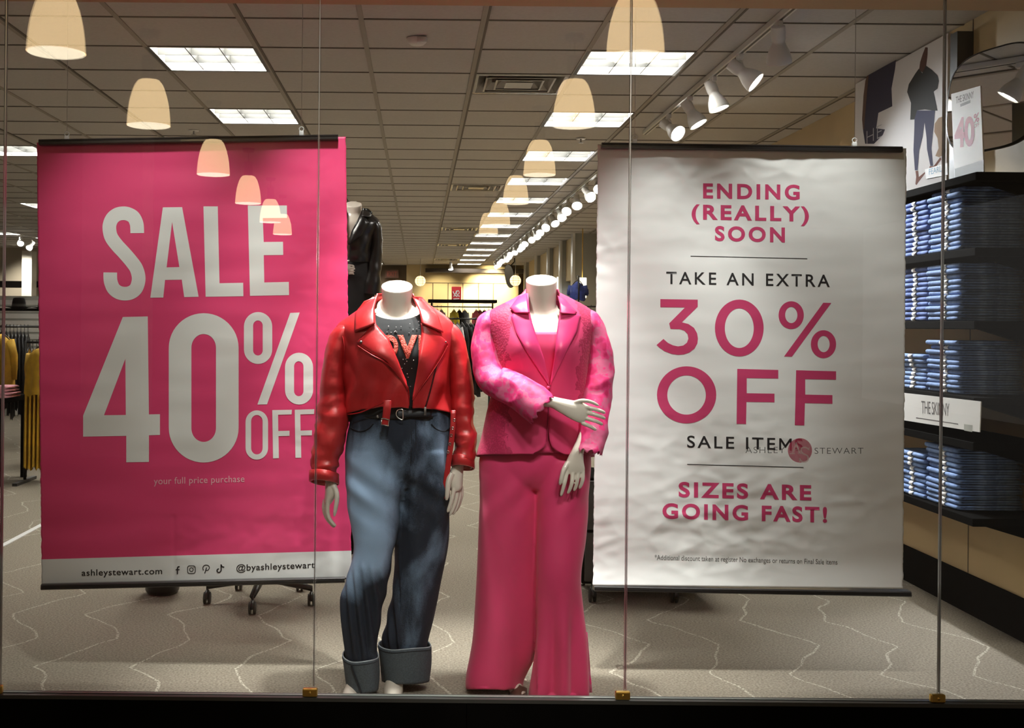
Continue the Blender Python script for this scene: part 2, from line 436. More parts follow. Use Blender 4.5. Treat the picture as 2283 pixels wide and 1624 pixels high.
# window panes with open butt joints
JX = [P(8, 725, YG).x, P(707, 725, YG).x, P(1401, 725, YG).x, P(2100, 725, YG).x]
ed = [-3.4] + JX + [3.4]
for k in range(5):
    bm = NB()
    box(bm, (ed[k] + .0035, YG - .005, zs + .002), (ed[k + 1] - .0035, YG + .005, 2.60))
    bm.normal_update()
    for f in bm.faces: f.material_index = 0 if abs(f.normal.y) > .5 else 1
    struct('window_%d' % (k + 1), bm, [MAT['glass'], MAT['glass_edge']])
bm = NB()
for x in JX: box(bm, (x - .0012, YG - .003, zs + .03), (x + .0012, YG + .003, 2.60))
struct('trim_3', bm, MAT['steel'])
words = ['far left', 'beside the pink banner', 'under the white banner', 'under the jeans shelves']
clipL = ['brass glass clip at the window corner cut by the picture edge', 'brass glass clip below the pink banner beside the blue jeans',
         'brass glass clip under the white banner beside the pink trousers', 'brass glass clip at the pane joint under the jeans shelves']
for k, x in enumerate(JX):
    t = thing('glass_clip', clipL[k], 'clip', (x - .01, YG - .02, zs + .001), 'brass glass clips along the sill')
    bm = NB(); box(bm, (x - .034, YG - .024, zs + .001), (x + .014, YG - .0055, zs + .028)); bevel(bm, .004, 2); obj('clip_body', bm, MAT['brass'], t, False)
    bm = NB(); tube(bm, [(x - .01, YG - .0265, zs + .015), (x - .01, YG - .0235, zs + .015)], .0045, 12); obj('screw', bm, MAT['brass'], t)

# mall concourse outside (seen mirrored in the glass)
bm = NB(); box(bm, (-9, -16, -.2), (9, YG - .11, -.02)); struct('concourse_floor', bm, M('concourse tile', (.22, .19, .16), .35))
bm = NB(); box(bm, (-9, -16, 3.42), (9, YG - .11, 3.5)); struct('concourse_ceiling', bm, M('concourse ceiling', (.42, .34, .25), .9))
bm = NB(); box(bm, (-9, -16.2, -.1), (9, -16, 3.5)); struct('concourse_wall', bm, M('concourse wall', (.25, .2, .17), .8))

bm = NB(); box(bm, (-3.48, -4.9, -.02), (-2.86, -4.4, 3.42)); struct('concourse_pillar', bm, M('pale concourse pillar', (.62, .55, .60), .7))
# ---------------------------------------------------------------- pendant lamps of the concourse
MAT['shade'] = M('cream glass shade', (.9, .75, .5), .4, emit=(1.0, .70, .36), es=3.5)
MAT['shade_in'] = M('lamp shade inside', (.95, .9, .8), .4, emit=(1.0, .86, .62), es=5.5)
def pendant(loc, label):
    t = thing('pendant_lamp', label, 'lamp', loc, 'pendant lamps of the concourse')
    prof = [(.058, .165), (.075, .158), (.098, .125), (.118, .07), (.135, .0), (.145, -.08), (.150, -.155)]
    pr = spl(prof, 22)
    bm = NB(); lathe(bm, [tuple(p) for p in pr], (0, 0, 0), 40, False); obj('lamp_shade', bm, MAT['shade'], t, local=True)
    bm = NB(); lathe(bm, [(p[0] - .004, p[1] - .003) for p in pr], (0, 0, 0), 40, True); obj('shade_lining', bm, MAT['shade_in'], t, local=True)
    top = 3.42 - loc[2]
    bm = NB(); lathe(bm, [(.0, .33), (.05, .328), (.052, .18), (.06, .165), (.0, .163)], (0, 0, 0), 24); obj('lamp_holder', bm, MAT['black_plastic'], t, local=True)
    bm = NB(); tube(bm, [(0, 0, .32), (0, 0, top - .02)], .004, 8); obj('cord', bm, MAT['black_plastic'], t, local=True)
    bm = NB(); lathe(bm, [(0, top - .05), (.06, top - .045), (.075, top - .001), (0, top)], (0, 0, 0), 24); obj('canopy', bm, MAT['black_plastic'], t, local=True)
    return t
ORD = ['first', 'second', 'third', 'fourth', 'fifth', 'sixth', 'seventh', 'eighth', 'ninth', 'tenth', 'eleventh', 'twelfth', 'thirteenth', 'fourteenth', 'fifteenth', 'sixteenth', 'seventeenth', 'eighteenth', 'nineteenth', 'twentieth', 'twenty-first', 'twenty-second', 'twenty-third', 'twenty-fourth']
rowL = [(126, 52, 6.10), (332, 231, 8.1), (476, 352, 10.65), (553.5, 424, 13.5), (603, 471, 16.2), (630, 501, 18.4)]
rowR = [(1417, 60, 6.00), (1280, 231, 8.1), (1203, 353, 10.75), (1150, 424, 13.4), (1113.5, 476, 16.0), (1089, 499, 18.0)]
for nm, row, wh in (('L', rowL, 'over the pink SALE banner'), ('R', rowR, 'along the square ceiling lights')):
    for k, (px, py, Yv) in enumerate(row):
        p = P(px, py, Yv)
        pendant((p.x, 2 * YG - Yv, p.z), '%s cream bell pendant lamp of the row reflected %s' % (ORD[k], wh))

# ---------------------------------------------------------------- recessed square ceiling lights
def troffer(loc, label, lens):
    t = thing('ceiling_light', label, 'ceiling light', loc, 'square louvred ceiling lights')
    h = .297; bm = NB()
    for a, b_ in (((-h, -h, -.004), (-h + .012, h, .12)), ((h - .012, -h, -.004), (h, h, .12)), ((-h, -h, -.004), (h, -h + .012, .12)), ((-h, h - .012, -.004), (h, h, .12)), ((-h, -h, .112), (h, h, .124))):
        box(bm, a, b_)
    obj('light_housing', bm, MAT['white_metal'], t, False, True)
    bm = NB()
    for s in (-1, 1):
        box(bm, (s * .298 - .012, -.305, -.006), (s * .298 + .008, .305, -.001))  # black strips put in for the shadow gap along the light's edges
    box(bm, (-.30, .29, -.006), (.30, .303, -.001))
    obj('shadow_gap_strip', bm, MAT['black_plastic'], t, False, True)
    bm = NB()
    for q in (-.095, .095):
        box(bm, (q - .003, -.285, 0), (q + .003, .285, .055)); box(bm, (-.285, q - .003, 0), (.285, q + .003, .055))
    obj('louver', bm, MAT['louver'], t, False, True)
    bm = NB(); box(bm, (-.283, -.283, .085), (.283, .283, .09)); obj('lens', bm, lens, t, False, True)
    return t
proto = None
for n, (i, j) in enumerate(TROFF):
    loc = (cell_x(i) + .305, cell_y(j) + .305, CZ)
    if n < 13: lb = '%s square louvred ceiling light from the window, row above the white banner' % ORD[n]
    elif n < 26: lb = '%s square louvred ceiling light from the window, row above the pink banner' % ORD[n - 13]
    else: lb = '%s square louvred ceiling light among those over the clothes racks' % ORD[n - 26]
    if proto is None: proto = troffer(loc, lb, MAT['light_lens'])
    else: dup(proto, loc, lb)

# ---------------------------------------------------------------- air diffusers
def diffuser(loc, label):
    t = thing('air_diffuser', label, 'air vent', loc, 'square air diffusers in the ceiling')
    def ring(bm, r0, z0, r1, z1):
        a = [bm.verts.new((sx * r0, sy * r0, z0)) for sx, sy in ((-1, -1), (1, -1), (1, 1), (-1, 1))]
        b = [bm.verts.new((sx * r1, sy * r1, z1)) for sx, sy in ((-1, -1), (1, -1), (1, 1), (-1, 1))]
        for k in range(4): bm.faces.new((a[k], a[(k + 1) % 4], b[(k + 1) % 4], b[k]))
    bm = NB(); ring(bm, .302, -.003, .262, -.006); ring(bm, .262, -.006, .20, .07); ring(bm, .302, -.003, .302, .02); obj('diffuser_frame', bm, MAT['steel_paint'], t, False, True)
    for q in (.215, .15):
        bm = NB(); ring(bm, q, -.008, q - .055, .045); ring(bm, q, -.008, q - .012, -.008); o = obj('vane', bm, MAT['steel_paint'], t, False, True)
    bm = NB(); box(bm, (-.085, -.085, -.01), (.085, .085, -.004)); obj('centre_plate', bm, MAT['steel_paint'], t, False, True)
    bm = NB(); box(bm, (-.29, -.29, .075), (.29, .29, .09)); obj('duct', bm, MAT['black_plastic'], t, False, True)
    return t
MAT['steel_paint'] = M('grey painted metal', (.36, .34, .31), .25, .6)
proto = None
for n, (i, j) in enumerate(DIFF):
    loc = (cell_x(i) + .305, cell_y(j) + .305, CZ)
    lb = '%s square metal air diffuser from the window in the ceiling tiles' % ORD[n]
    if proto is None: proto = diffuser(loc, lb)
    else: dup(proto, loc, lb)

# ---------------------------------------------------------------- sprinklers and detector
def sprinkler(p, label):
    t = thing('fire_sprinkler', label, 'sprinkler', p, 'sprinklers in the ceiling')
    bm = NB(); lathe(bm, [(0, -.004), (.038, -.006), (.042, 0)], p, 20); obj('escutcheon', bm, MAT['white_metal'], t)
    bm = NB(); lathe(bm, [(.006, -.004), (.006, -.03), (.02, -.031), (.02, -.035), (0, -.036)], p, 12); obj('sprinkler_head', bm, MAT['steel'], t)
def on_ceil(px, py):
    u = px - PX; v = PY - py; q = u * SR + v * CR; Y = 1.525 * F / q
    p = P(px, py, Y); return (p.x, p.y, CZ - .004)
sprinkler(on_ceil(432, 290), 'white fire sprinkler beyond the second light above the pink banner')
sprinkler(on_ceil(1295, 308), 'white fire sprinkler between the second and third lights above the white banner')
p = on_ceil(930, 84); t = thing('smoke_detector', 'small white smoke detector on the ceiling tile above the mannequins', 'detector', p)
bm = NB(); lathe(bm, [(0, -.035), (.035, -.034), (.05, -.02), (.055, 0)], p, 24); obj('detector_body', bm, MAT['white_metal'], t)
bm = NB(); box(bm, (p[0] + .0, p[1] - .06, p[2] - .03), (p[0] + .05, p[1] - .03, p[2] - .005)); obj('detector_tab', bm, MAT['white_metal'], t)

# ---------------------------------------------------------------- track lighting
TX = 1.73
def rail(y0, y1, label):
    t = thing('track_rail', label, 'track rail', (TX, y0, CZ - .045), 'white light tracks')
    bm = NB(); box(bm, (TX - .018, y0, CZ - .035), (TX + .018, y1, CZ - .006)); obj('rail_body', bm, MAT['white_metal'], t, False)
    bm = NB(); box(bm, (TX - .006, y0, CZ - .0365), (TX + .006, y1, CZ - .033)); obj('rail_slot', bm, MAT['black_plastic'], t, False)
    bm = NB(); box(bm, (TX - .02, y0 - .05, CZ - .04), (TX + .02, y0, CZ - .006)); bevel(bm, .003); obj('end_feed', bm, MAT['white_metal'], t, False)
rail(5.30, 8.95, 'white light track running back above the top corner of the white banner')
rail(10.3, 27.2, 'white light track far back towards the yellow back wall')
def head(y, d, label, power=0, tgt=None):
    base = Vector((TX, y, CZ - .036)); d = Vector(d).normalized()
    t = thing('track_spotlight', label, 'spotlight', base, 'white track spotlights')
    bm = NB(); box(bm, base + Vector((-.013, -.035, -.03)), base + Vector((.013, .035, 0))); bevel(bm, .003); obj('adapter', bm, MAT['white_metal'], t, False)
    piv = base + Vector((0, 0, -.085))
    bm = NB(); tube(bm, [base + Vector((0, 0, -.025)), base + Vector((.012, 0, -.045)), base + Vector((.016, 0, -.065)), piv + Vector((.02, 0, 0))], .007, 8)
    tube(bm, [piv + Vector((.008, 0, 0)), piv + Vector((.03, 0, 0))], .014, 12); obj('yoke', bm, MAT['white_metal'], t)
    q = d.to_track_quat('Z', 'Y').to_matrix().to_4x4(); Mx = Matrix.Translation(piv - d * .035) @ q
    bm = NB(); pr = spl([(.0, -.03), (.030, -.03), (.034, -.02), (.034, .03), (.030, .048), (.038, .07), (.052, .10), (.060, .135), (.061, .15)], 30)
    lathe(bm, [(max(0, a), b_) for a, b_ in pr], (0, 0, 0), 24); lathe(bm, [(.061, .15), (.056, .149), (.05, .12), (.03, .1), (.0, .1)], (0, 0, 0), 24)
    xform(bm.verts, Mx); obj('lamp_housing', bm, MAT['white_metal'], t)
    bm = NB(); lathe(bm, [(0, .146), (.03, .143), (.053, .136), (.053, .133), (0, .132)], (0, 0, 0), 24); xform(bm.verts, Mx); obj('bulb', bm, MAT['lamp_face'], t)
    if power:
        e = piv + d * .125
        spot('track_spot_beam', e, tgt if tgt is not None else e + d, power, 55, .6, .04, (.92, .96, 1.0))
dirs = [(.18, .45, -.88), (.70, -.30, -.64), (.30, -.12, -.9), (.45, -.22, -.85), (.45, -.75, -.55)]
ys = [5.62, 6.30, 6.87, 7.46, 8.10]
tg = [None, (2.42, 5.5, 1.5), (2.42, 5.3, 1.2), (2.5, 5.9, 1.1), (2.4, 5.25, 1.6)]
pw = [0, 80, 75, 50, 70]
for k in range(5):
    head(ys[k], dirs[k], '%s white track spotlight from the window on the track above the white banner' % ORD[k], pw[k], tg[k])
n = 0
for k in range(21):
    y = 11.3 + k * .76
    head(y, (.25 * math.sin(k * 1.7), -.75, -.6 + .1 * math.sin(k * 2.3)), '%s white track spotlight on the far track between the jeans banner and back wall' % ORD[k],
         60 if k in (1, 6, 11, 16) else 0, (2.4, y + 1.0, 1.3))
# ================================================================ HANGING BANNERS
def curve_mesh(build):
    cu = build(); ob = bpy.data.objects.new('tmp_curve', cu); COL.objects.link(ob)
    dg = bpy.context.evaluated_depsgraph_get()
    me = bpy.data.meshes.new_from_object(ob.evaluated_get(dg))
    b = bmesh.new(); b.from_mesh(me)
    bpy.data.objects.remove(ob); bpy.data.meshes.remove(me)
    return b
def text_bm(s, offset=0.0, spacing=1.0):
    def mk():
        cu = bpy.data.curves.new('t', 'FONT'); cu.body = s; cu.size = 1; cu.offset = offset
        cu.space_character = spacing; cu.resolution_u = 5; cu.fill_mode = 'FRONT'; return cu
    return curve_mesh(mk)
_h = text_bm('H'); CAPH = max(v.co.y for v in _h.verts); _h.free()
def text_px(s, xl, yl, xr, yr, cap, offset=0.0, spacing=1.0):
    """a text line laid out in picture units: left and right ends, baseline, capital height"""
    b = text_bm(s, offset, spacing)
    x0 = min(v.co.x for v in b.verts); x1 = max(v.co.x for v in b.verts)
    for v in b.verts:
        t = (v.co.x - x0) / (x1 - x0)
        v.co = Vector((xl + (xr - xl) * t, yl + (yr - yl) * t - v.co.y / CAPH * cap, 0))
    return b
def polys_bm(polys):
    """filled outlines with holes (even-odd) from lists of points"""
    def mk():
        cu = bpy.data.curves.new('p', 'CURVE'); cu.dimensions = '2D'; cu.fill_mode = 'BOTH'
        for pl in polys:
            s = cu.splines.new('POLY'); s.points.add(len(pl) - 1); s.use_cyclic_u = True
            for p, q in zip(s.points, pl): p.co = (q[0], q[1], 0, 1)
        return cu
    return curve_mesh(mk)
def stroke(pts, wd, n=40, smooth=True):
    """outline of a constant-width stroke through points"""
    pts = spl(pts, n) if smooth else np.array(pts, float)
    L = []; Rr = []
    m = len(pts)
    for i in range(m):
        a = pts[max(i - 1, 0)]; b = pts[min(i + 1, m - 1)]
        d = (b - a) / (np.linalg.norm(b - a) + 1e-9); nn = np.array((-d[1], d[0])) * wd / 2
        L.append(pts[i] + nn); Rr.append(pts[i] - nn)
    return [tuple(p) for p in L + Rr[::-1]]
def stadium(x0, y0, x1, y1, e=2.0, vy=None, n=16):
    """rounded upright 0: elliptical ends of height vy joined by straight sides"""
    cx = (x0 + x1) / 2; a = (x1 - x0) / 2; vy = vy if vy else min(a, (y1 - y0) / 2)
    out = []
    for k in range(n + 1):
        t = math.pi * k / n; out.append((cx + a * math.cos(t), y0 + vy - vy * abs(math.sin(t)) ** (2 / e)))
    for k in range(n + 1):
        t = math.pi + math.pi * k / n; out.append((cx + a * math.cos(t), y1 - vy + vy * abs(math.sin(t)) ** (2 / e)))
    return out
def ell(x0, y0, x1, y1, n=48):
    return [((x0 + x1) / 2 + (x1 - x0) / 2 * math.cos(2 * math.pi * k / n), (y0 + y1) / 2 + (y1 - y0) / 2 * math.sin(2 * math.pi * k / n)) for k in range(n)]
def T(pl, ox, oy, s): return [(ox + x / s, oy + y / s) for x, y in pl]
def cut(bm, step=14):
    xs = [v.co.x for v in bm.verts]; ys_ = [v.co.y for v in bm.verts]
    for ax, a, b in (((1, 0, 0), min(xs), max(xs)), ((0, 1, 0), min(ys_), max(ys_))):
        k = math.floor(a / step) * step + step
        while k < b:
            bmesh.ops.bisect_plane(bm, geom=bm.verts[:] + bm.edges[:] + bm.faces[:], plane_co=(k if ax[0] else 0, k if ax[1] else 0, 0), plane_no=ax)
            k += step
    return bm
def flat_print(bm, fn):
    """map picture-unit verts to the world through fn(px,py)"""
    for v in bm.verts: v.co = fn(v.co.x, v.co.y)
    bm.normal_update()
    for f in bm.faces:
        if f.normal.y > 0: f.normal_flip()
    return bm

YB = 4.64
def crumple(px, py, seed):
    s = .011
    v = Vector((px * s, py * s * 1.35, seed))
    d, _ = noise.voronoi(v, distance_metric='DISTANCE', exponent=2.5)
    return d[1] - d[0]
def wr_white(px, py):
    v = .010 * noise.noise(Vector((px * .004, py * .004, 3.1))) + .0016 * noise.noise(Vector((px * .004, py * .022, 9.0)))
    m = math.exp(-((px - 1620) / 190) ** 2) * (math.exp(-((py - 1190) / 110) ** 2) + .5 * math.exp(-((py - 1000) / 90) ** 2) + .8 * math.exp(-((py - 372) / 40) ** 2) + .3 * math.exp(-((py - 470) / 120) ** 2))
    m += .5 * math.exp(-((px - 1340) / 60) ** 2) * math.exp(-((py - 560) / 60) ** 2) + .5 * math.exp(-((px - 1340) / 40) ** 2) * math.exp(-((py - 1220) / 110) ** 2) + .4 * math.exp(-((px - 1930) / 90) ** 2) * math.exp(-((py - 1130) / 40) ** 2)
    c = crumple(px, py, 2.0) * .013 + .004 * noise.noise(Vector((px * .03, py * .05, 1)))
    v += m * c + .0007 * noise.noise(Vector((px * .012, py * .035, 5)))
    # bottom lip of the paper kicks forward under the rail
    v -= .03 * max(0, (py - 1235) / 75) ** 2
    return YB + .01 + v
def wr_pink(px, py):
    v = .011 * noise.noise(Vector((px * .004, py * .0035, 13.1))) + .003 * noise.noise(Vector((px * .005, py * .02, 19.0)))
    m = .35 * math.exp(-((px - 560) / 160) ** 2) * math.exp(-((py - 1190) / 60) ** 2) + .5 * math.exp(-((px - 400) / 40) ** 2) * math.exp(-((py - 1240) / 60) ** 2) + .25 * math.exp(-((px - 700) / 60) ** 2)
    v += m * (crumple(px, py, 7.0) * .006 + .003 * noise.noise(Vector((px * .04, py * .05, 2))))
    v += .002 * math.exp(-((px - 388) / 3) ** 2) * (1 if 1150 < py < 1300 else 0)
    return YB + .01 + v
def paper(name, quad, wr, mats, parent, frac=None, nu=174, nv=250):
    (x0, y0), (x1, y1), (x2, y2), (x3, y3) = quad     # tl tr br bl
    ts = sorted(set(np.linspace(0, 1, nv)) | ({frac} if frac else set()))
    bm = NB(); rows = []
    for t in ts:
        r = []
        for k in range(nu):
            s = k / (nu - 1)
            ex = 1.5 * noise.noise(Vector((t * 60, 3 * x0, 0))) + 1.2 * noise.noise(Vector((t * 190, x0, 0)))
            ex2 = 1.7 * noise.noise(Vector((t * 50, 5 * x1, 4))) + 1.4 * noise.noise(Vector((t * 170, x1, 0)))
            xa = x0 + (x3 - x0) * t + ex; ya = y0 + (y3 - y0) * t; xb = x1 + (x2 - x1) * t + ex2; yb = y1 + (y2 - y1) * t
            px = xa + (xb - xa) * s; py = ya + (yb - ya) * s
            r.append(bm.verts.new(P(px, py, wr(px, py))))
        rows.append(r)
    for j in range(len(ts) - 1):
        for k in range(nu - 1):
            f = bm.faces.new((rows[j][k], rows[j + 1][k], rows[j + 1][k + 1], rows[j][k + 1]))
            if frac and (ts[j] + ts[j + 1]) / 2 > frac: f.material_index = 1
    o = obj(name, bm, mats, parent); solid(o, .0006, 1.0 if False else -1.0); return o
def rail_px(name, xa, ya, xb, yb, hpx, parent, depth=.022):
    a = P(xa, ya, YB); b = P(xb, yb, YB); h = hpx / F * YB
    bm = NB(); d = (b - a); up = Vector((-d.z, 0, d.x)).normalized()
    prof = [(-depth / 2, -.46), (-depth / 2 - .004, -.3), (-depth / 2 - .004, .05), (-depth / 2 - .001, .12), (-depth / 2 - .003, .3), (-depth / 2 + .003, .5), (depth / 2, .5), (depth / 2, -.5)]
    rings = [[e + Vector((0, py, 0)) + up * (q * h) for py, q in prof] for e in (a, b)]
    loft(bm, rings, True, True, True)
    bmesh.ops.recalc_face_normals(bm, faces=bm.faces)
    return obj(name, bm, MAT['rail'], parent, False)
MAT['rail'] = M('black aluminium rail', (.016, .014, .014), .28, .0, coat=.3)
def sign_print(name, bm, wr, mat, parent, off=.0006, label=None):
    cut(bm, 6)
    flat_print(bm, lambda x, y: P(x, y, wr(x, y) - off))
    o = obj(name, bm, mat, parent, False)
    if label: o['label'] = label
    return o
def hang(parent, px, py, topx):
    a = P(px, py, YB); c = a + Vector((0, 0, .02)); top = Vector((a.x, YB, CZ + .0))
    bm = NB(); tube(bm, [c, top], .0011, 6); obj('hanging_wire', bm, MAT['wire'], parent)
    bm = NB(); box(bm, a + Vector((-.009, -.006, -.006)), a + Vector((.009, .006, .012))); bevel(bm, .002)
    n = 14; tube(bm, [a + Vector((.009 * math.cos(2 * math.pi * k / n), 0, .02 + .009 * math.sin(2 * math.pi * k / n))) for k in range(n + 1)], .0022, 6)
    obj('hook', bm, MAT['sticker'], parent)

# ---- pink banner
pk = thing('hanging_banner', 'hot pink paper banner reading SALE 40% OFF on black rails', 'banner', P(440, 1308, YB), 'paper sale banners')
paper('banner_paper', [(82, 318), (771, 305), (784, 1292), (93, 1312)], wr_pink, [MAT['paper_pink'], MAT['paper_white']], pk, .9355)
rail_px('top_rail', 88, 318, 754, 307, 13, pk); rail_px('bottom_rail', 93, 1309, 769, 1293, 13, pk)
hang(pk, 149, 310, 0); hang(pk, 672, 299, 0)
A_ = lambda pl: T(pl, 160, 440, 4.077)
B_ = lambda pl: T(pl, 160, 680, 3.866)
Sst = stroke([(595, 326), (594, 285), (588, 235), (560, 180), (510, 152), (465, 146), (415, 156), (370, 190), (345, 245), (343, 300), (360, 365), (410, 435), (470, 500), (535, 575), (585, 645), (607, 720), (603, 780), (580, 835), (535, 868), (480, 877), (425, 865), (380, 830), (356, 775), (350, 730), (350, 684)], 124, 130)
sale = [Sst, [(828, 92), (1003, 90), (1153, 905), (1022, 908), (1000, 750), (848, 752), (832, 912), (714, 914)], [(912, 225), (978, 635), (862, 638)],
        [(1197, 83), (1327, 83), (1343, 782), (1558, 778), (1560, 900), (1217, 905)],
        [(1600, 75), (1955, 75), (1957, 188), (1736, 190), (1745, 407), (1920, 405), (1922, 525), (1745, 527), (1750, 775), (1973, 770), (1975, 890), (1620, 897)]]
bm = NB()
def merge(bms):
    out = bmesh.new()
    for b in bms:
        me = bpy.data.meshes.new('m'); b.to_mesh(me); b.free(); out.from_mesh(me); bpy.data.meshes.remove(me)
    return out
bm.free()
bm = merge([polys_bm([A_(sale[0])]), polys_bm([A_(sale[1]), A_(sale[2])]), polys_bm([A_(sale[3])]), polys_bm([A_(sale[4])])])
sign_print('lettering', bm, wr_pink, MAT['print_white'], pk, label='large white word SALE')
four = [[(440, 105), (655, 100), (665, 945), (760, 943), (760, 1122), (665, 1125), (665, 1355), (470, 1358), (470, 1130), (98, 1137), (98, 955)], [(462, 465), (466, 950), (278, 952)]]
bm = merge([polys_bm([B_(four[0]), B_(four[1])]),
            polys_bm([B_(stadium(836, 72, 1438, 1360, 2.0, 300, 24)), B_(stadium(1031, 252, 1243, 1182, 2.0, 118, 20))])])
sign_print('lettering', bm, wr_pink, MAT['print_white'], pk, label='large white number 40')
bm = merge([polys_bm([B_(stadium(1484, 62, 1728, 510, 2.0, 125)), B_(stadium(1563, 135, 1646, 437, 2, 45))]),
            polys_bm([B_([(1883, 70), (1965, 66), (1683, 858), (1600, 860)])]),
            polys_bm([B_(stadium(1838, 413, 2080, 860, 2.0, 125)), B_(stadium(1916, 487, 1997, 788, 2, 45))])])
sign_print('lettering', bm, wr_pink, MAT['print_white'], pk, label='white percent sign')
bm = merge([polys_bm([B_(stadium(1498, 910, 1692, 1335, 2, 100)), B_(stadium(1546, 950, 1645, 1290, 2, 55))]),
            polys_bm([B_([(1728, 908), (1897, 905), (1895, 945), (1778, 948), (1780, 1088), (1877, 1086), (1877, 1130), (1782, 1132), (1785, 1322), (1735, 1325)])]),
            polys_bm([B_([(1922, 905), (2090, 900), (2088, 942), (1970, 945), (1972, 1085), (2070, 1082), (2070, 1125), (1975, 1127), (1978, 1318), (1928, 1320)])])])
sign_print('lettering', bm, wr_pink, MAT['print_white'], pk, label='white word OFF')
sign_print('lettering', text_px('your full price purchase', 343, 1080.5, 545, 1075, 14.5, .004, 1.06), wr_pink, MAT['print_lightpink'], pk, label='small pale line your full price purchase')
sign_print('lettering', text_px('ashleystewart.com', 182, 1284.5, 361.5, 1280.5, 13.5, .012, 1.08), wr_pink, MAT['print_black'], pk, label='black web address ashleystewart.com')
sign_print('lettering', text_px('@byashleystewart', 527, 1273.6, 701.5, 1266.6, 13.5, .012, 1.08), wr_pink, MAT['print_black'], pk, label='black handle @byashleystewart')
I_ = lambda pl: T(pl, 160, 1200, 3.567)
def rrect(x0, y0, x1, y1, r, n=6):
    o = []
    for cx, cy, a0 in ((x1 - r, y0 + r, -90), (x1 - r, y1 - r, 0), (x0 + r, y1 - r, 90), (x0 + r, y0 + r, 180)):
        for k in range(n + 1):
            a = R(a0 + 90 * k / n); o.append((cx + r * math.cos(a), cy + r * math.sin(a)))
    return o
bm = merge([polys_bm([I_(stroke([(858, 229), (846, 231), (841, 240), (840, 255), (840, 289)], 11, 20))]), polys_bm([I_([(826, 249), (857, 248), (857, 257), (826, 258)])]),
            polys_bm([I_(rrect(918, 219, 985, 286, 19)), I_(rrect(924, 225, 979, 280, 14))]), polys_bm([I_(ell(934, 235, 969, 270, 28)), I_(ell(940, 241, 963, 264, 28))]), polys_bm([I_(ell(968, 230, 975, 237, 12))]),
            polys_bm([I_(stroke([(1049, 258), (1043, 245), (1046, 228), (1060, 217), (1080, 218), (1093, 230), (1092, 246), (1080, 258), (1067, 256)], 7, 40))]), polys_bm([I_(stroke([(1072, 235), (1066, 256), (1057, 283)], 8, 14))]),
            polys_bm([I_(stroke([(1187, 210), (1188, 245), (1186, 262), (1176, 273), (1164, 274), (1156, 264), (1158, 252), (1170, 245)], 10, 40))]), polys_bm([I_(stroke([(1188, 213), (1195, 228), (1212, 233)], 10, 14))])])
sign_print('icon_row', bm, wr_pink, MAT['print_black'], pk, label='four black social media marks')

# ---- white banner
wb = thing('hanging_banner', 'creased white paper banner reading TAKE AN EXTRA 30% OFF', 'banner', P(1670, 1318, YB), 'paper sale banners')
paper('banner_paper', [(1333, 322), (2021, 331), (2013, 1313), (1322, 1306)], wr_white, [MAT['paper_white']], wb)
rail_px('top_rail', 1341, 325, 2010, 334, 13, wb); rail_px('bottom_rail', 1323, 1310, 2026, 1323, 12, wb, .05)
hang(wb, 1415, 317, 0); hang(wb, 1905, 324, 0)
for s, a in (('ENDING', (1567.5, 441, 1783, 444.5, 30.6, .034, 1.30)), ('(REALLY)', (1542, 488, 1803.5, 493, 30.4, .034, 1.30)), ('SOON', (1594, 536, 1750, 539.5, 30.4, .034, 1.30)),
             ('SIZES ARE', (1513, 1107.5, 1809, 1115, 31, .034, 1.25)), ('GOING FAST!', (1477, 1155.5, 1844, 1164.5, 31.5, .034, 1.25))):
    sign_print('lettering', text_px(s, *a), wr_white, MAT['print_pink'], wb, label='pink bold line ' + s)
for s, a in (('TAKE AN EXTRA', (1485.5, 633, 1850, 640, 26.6, .010, 1.3)), ('SALE ITE', (1532, 998, 1728.5, 1003.3, 25.8, .010, 1.25)), ('S', (1772, 1004.6, 1790, 1005, 25.8, .010, 1.25))):
    sign_print('lettering', text_px(s, *a), wr_white, MAT['print_black'], wb, label='black line ' + s)
sign_print('lettering', text_px('*Additional discount taken at register No exchanges or returns on Final Sale items', 1459.6, 1248.5, 1867, 1259.3, 10.8, .0, 1.0), wr_white, MAT['print_grey'], wb, label='tiny grey fine print')
C_ = lambda pl: T(pl, 1440, 390, 3.961)
D_ = lambda pl: T(pl, 1440, 780, 3.313)
three = [(128, 1098), (458, 1103), (458, 1165), (318, 1305)] + [(330 + 130 * math.cos(R(a)), 1446 + 143 * math.sin(R(a))) for a in range(-90, 100, 10)][1:]
three = [(128, 1098), (458, 1103), (458, 1165), (318, 1303), (375, 1318), (425, 1352), (452, 1400), (460, 1445), (455, 1490), (430, 1535), (385, 1570), (335, 1587), (285, 1591), (225, 1582), (165, 1558), (120, 1527), (95, 1503), (155, 1450), (195, 1485), (240, 1507), (285, 1516), (330, 1508), (362, 1484), (376, 1446), (368, 1407), (340, 1377), (300, 1364), (218, 1362), (206, 1312), (345, 1172), (128, 1170)]
bm = merge([polys_bm([C_(three)]), polys_bm([C_(ell(610, 1102, 1040, 1605)), C_(ell(697, 1180, 953, 1530))]),
            polys_bm([C_(ell(1172, 1117, 1395, 1363)), C_(ell(1230, 1167, 1338, 1310))]), polys_bm([C_([(1567, 1130), (1637, 1132), (1290, 1607), (1220, 1605)])]),
            polys_bm([C_(ell(1457, 1373, 1680, 1620)), C_(ell(1517, 1423, 1623, 1567))])])
sign_print('lettering', bm, wr_white, MAT['print_pink'], wb, label='large pink 30 percent')
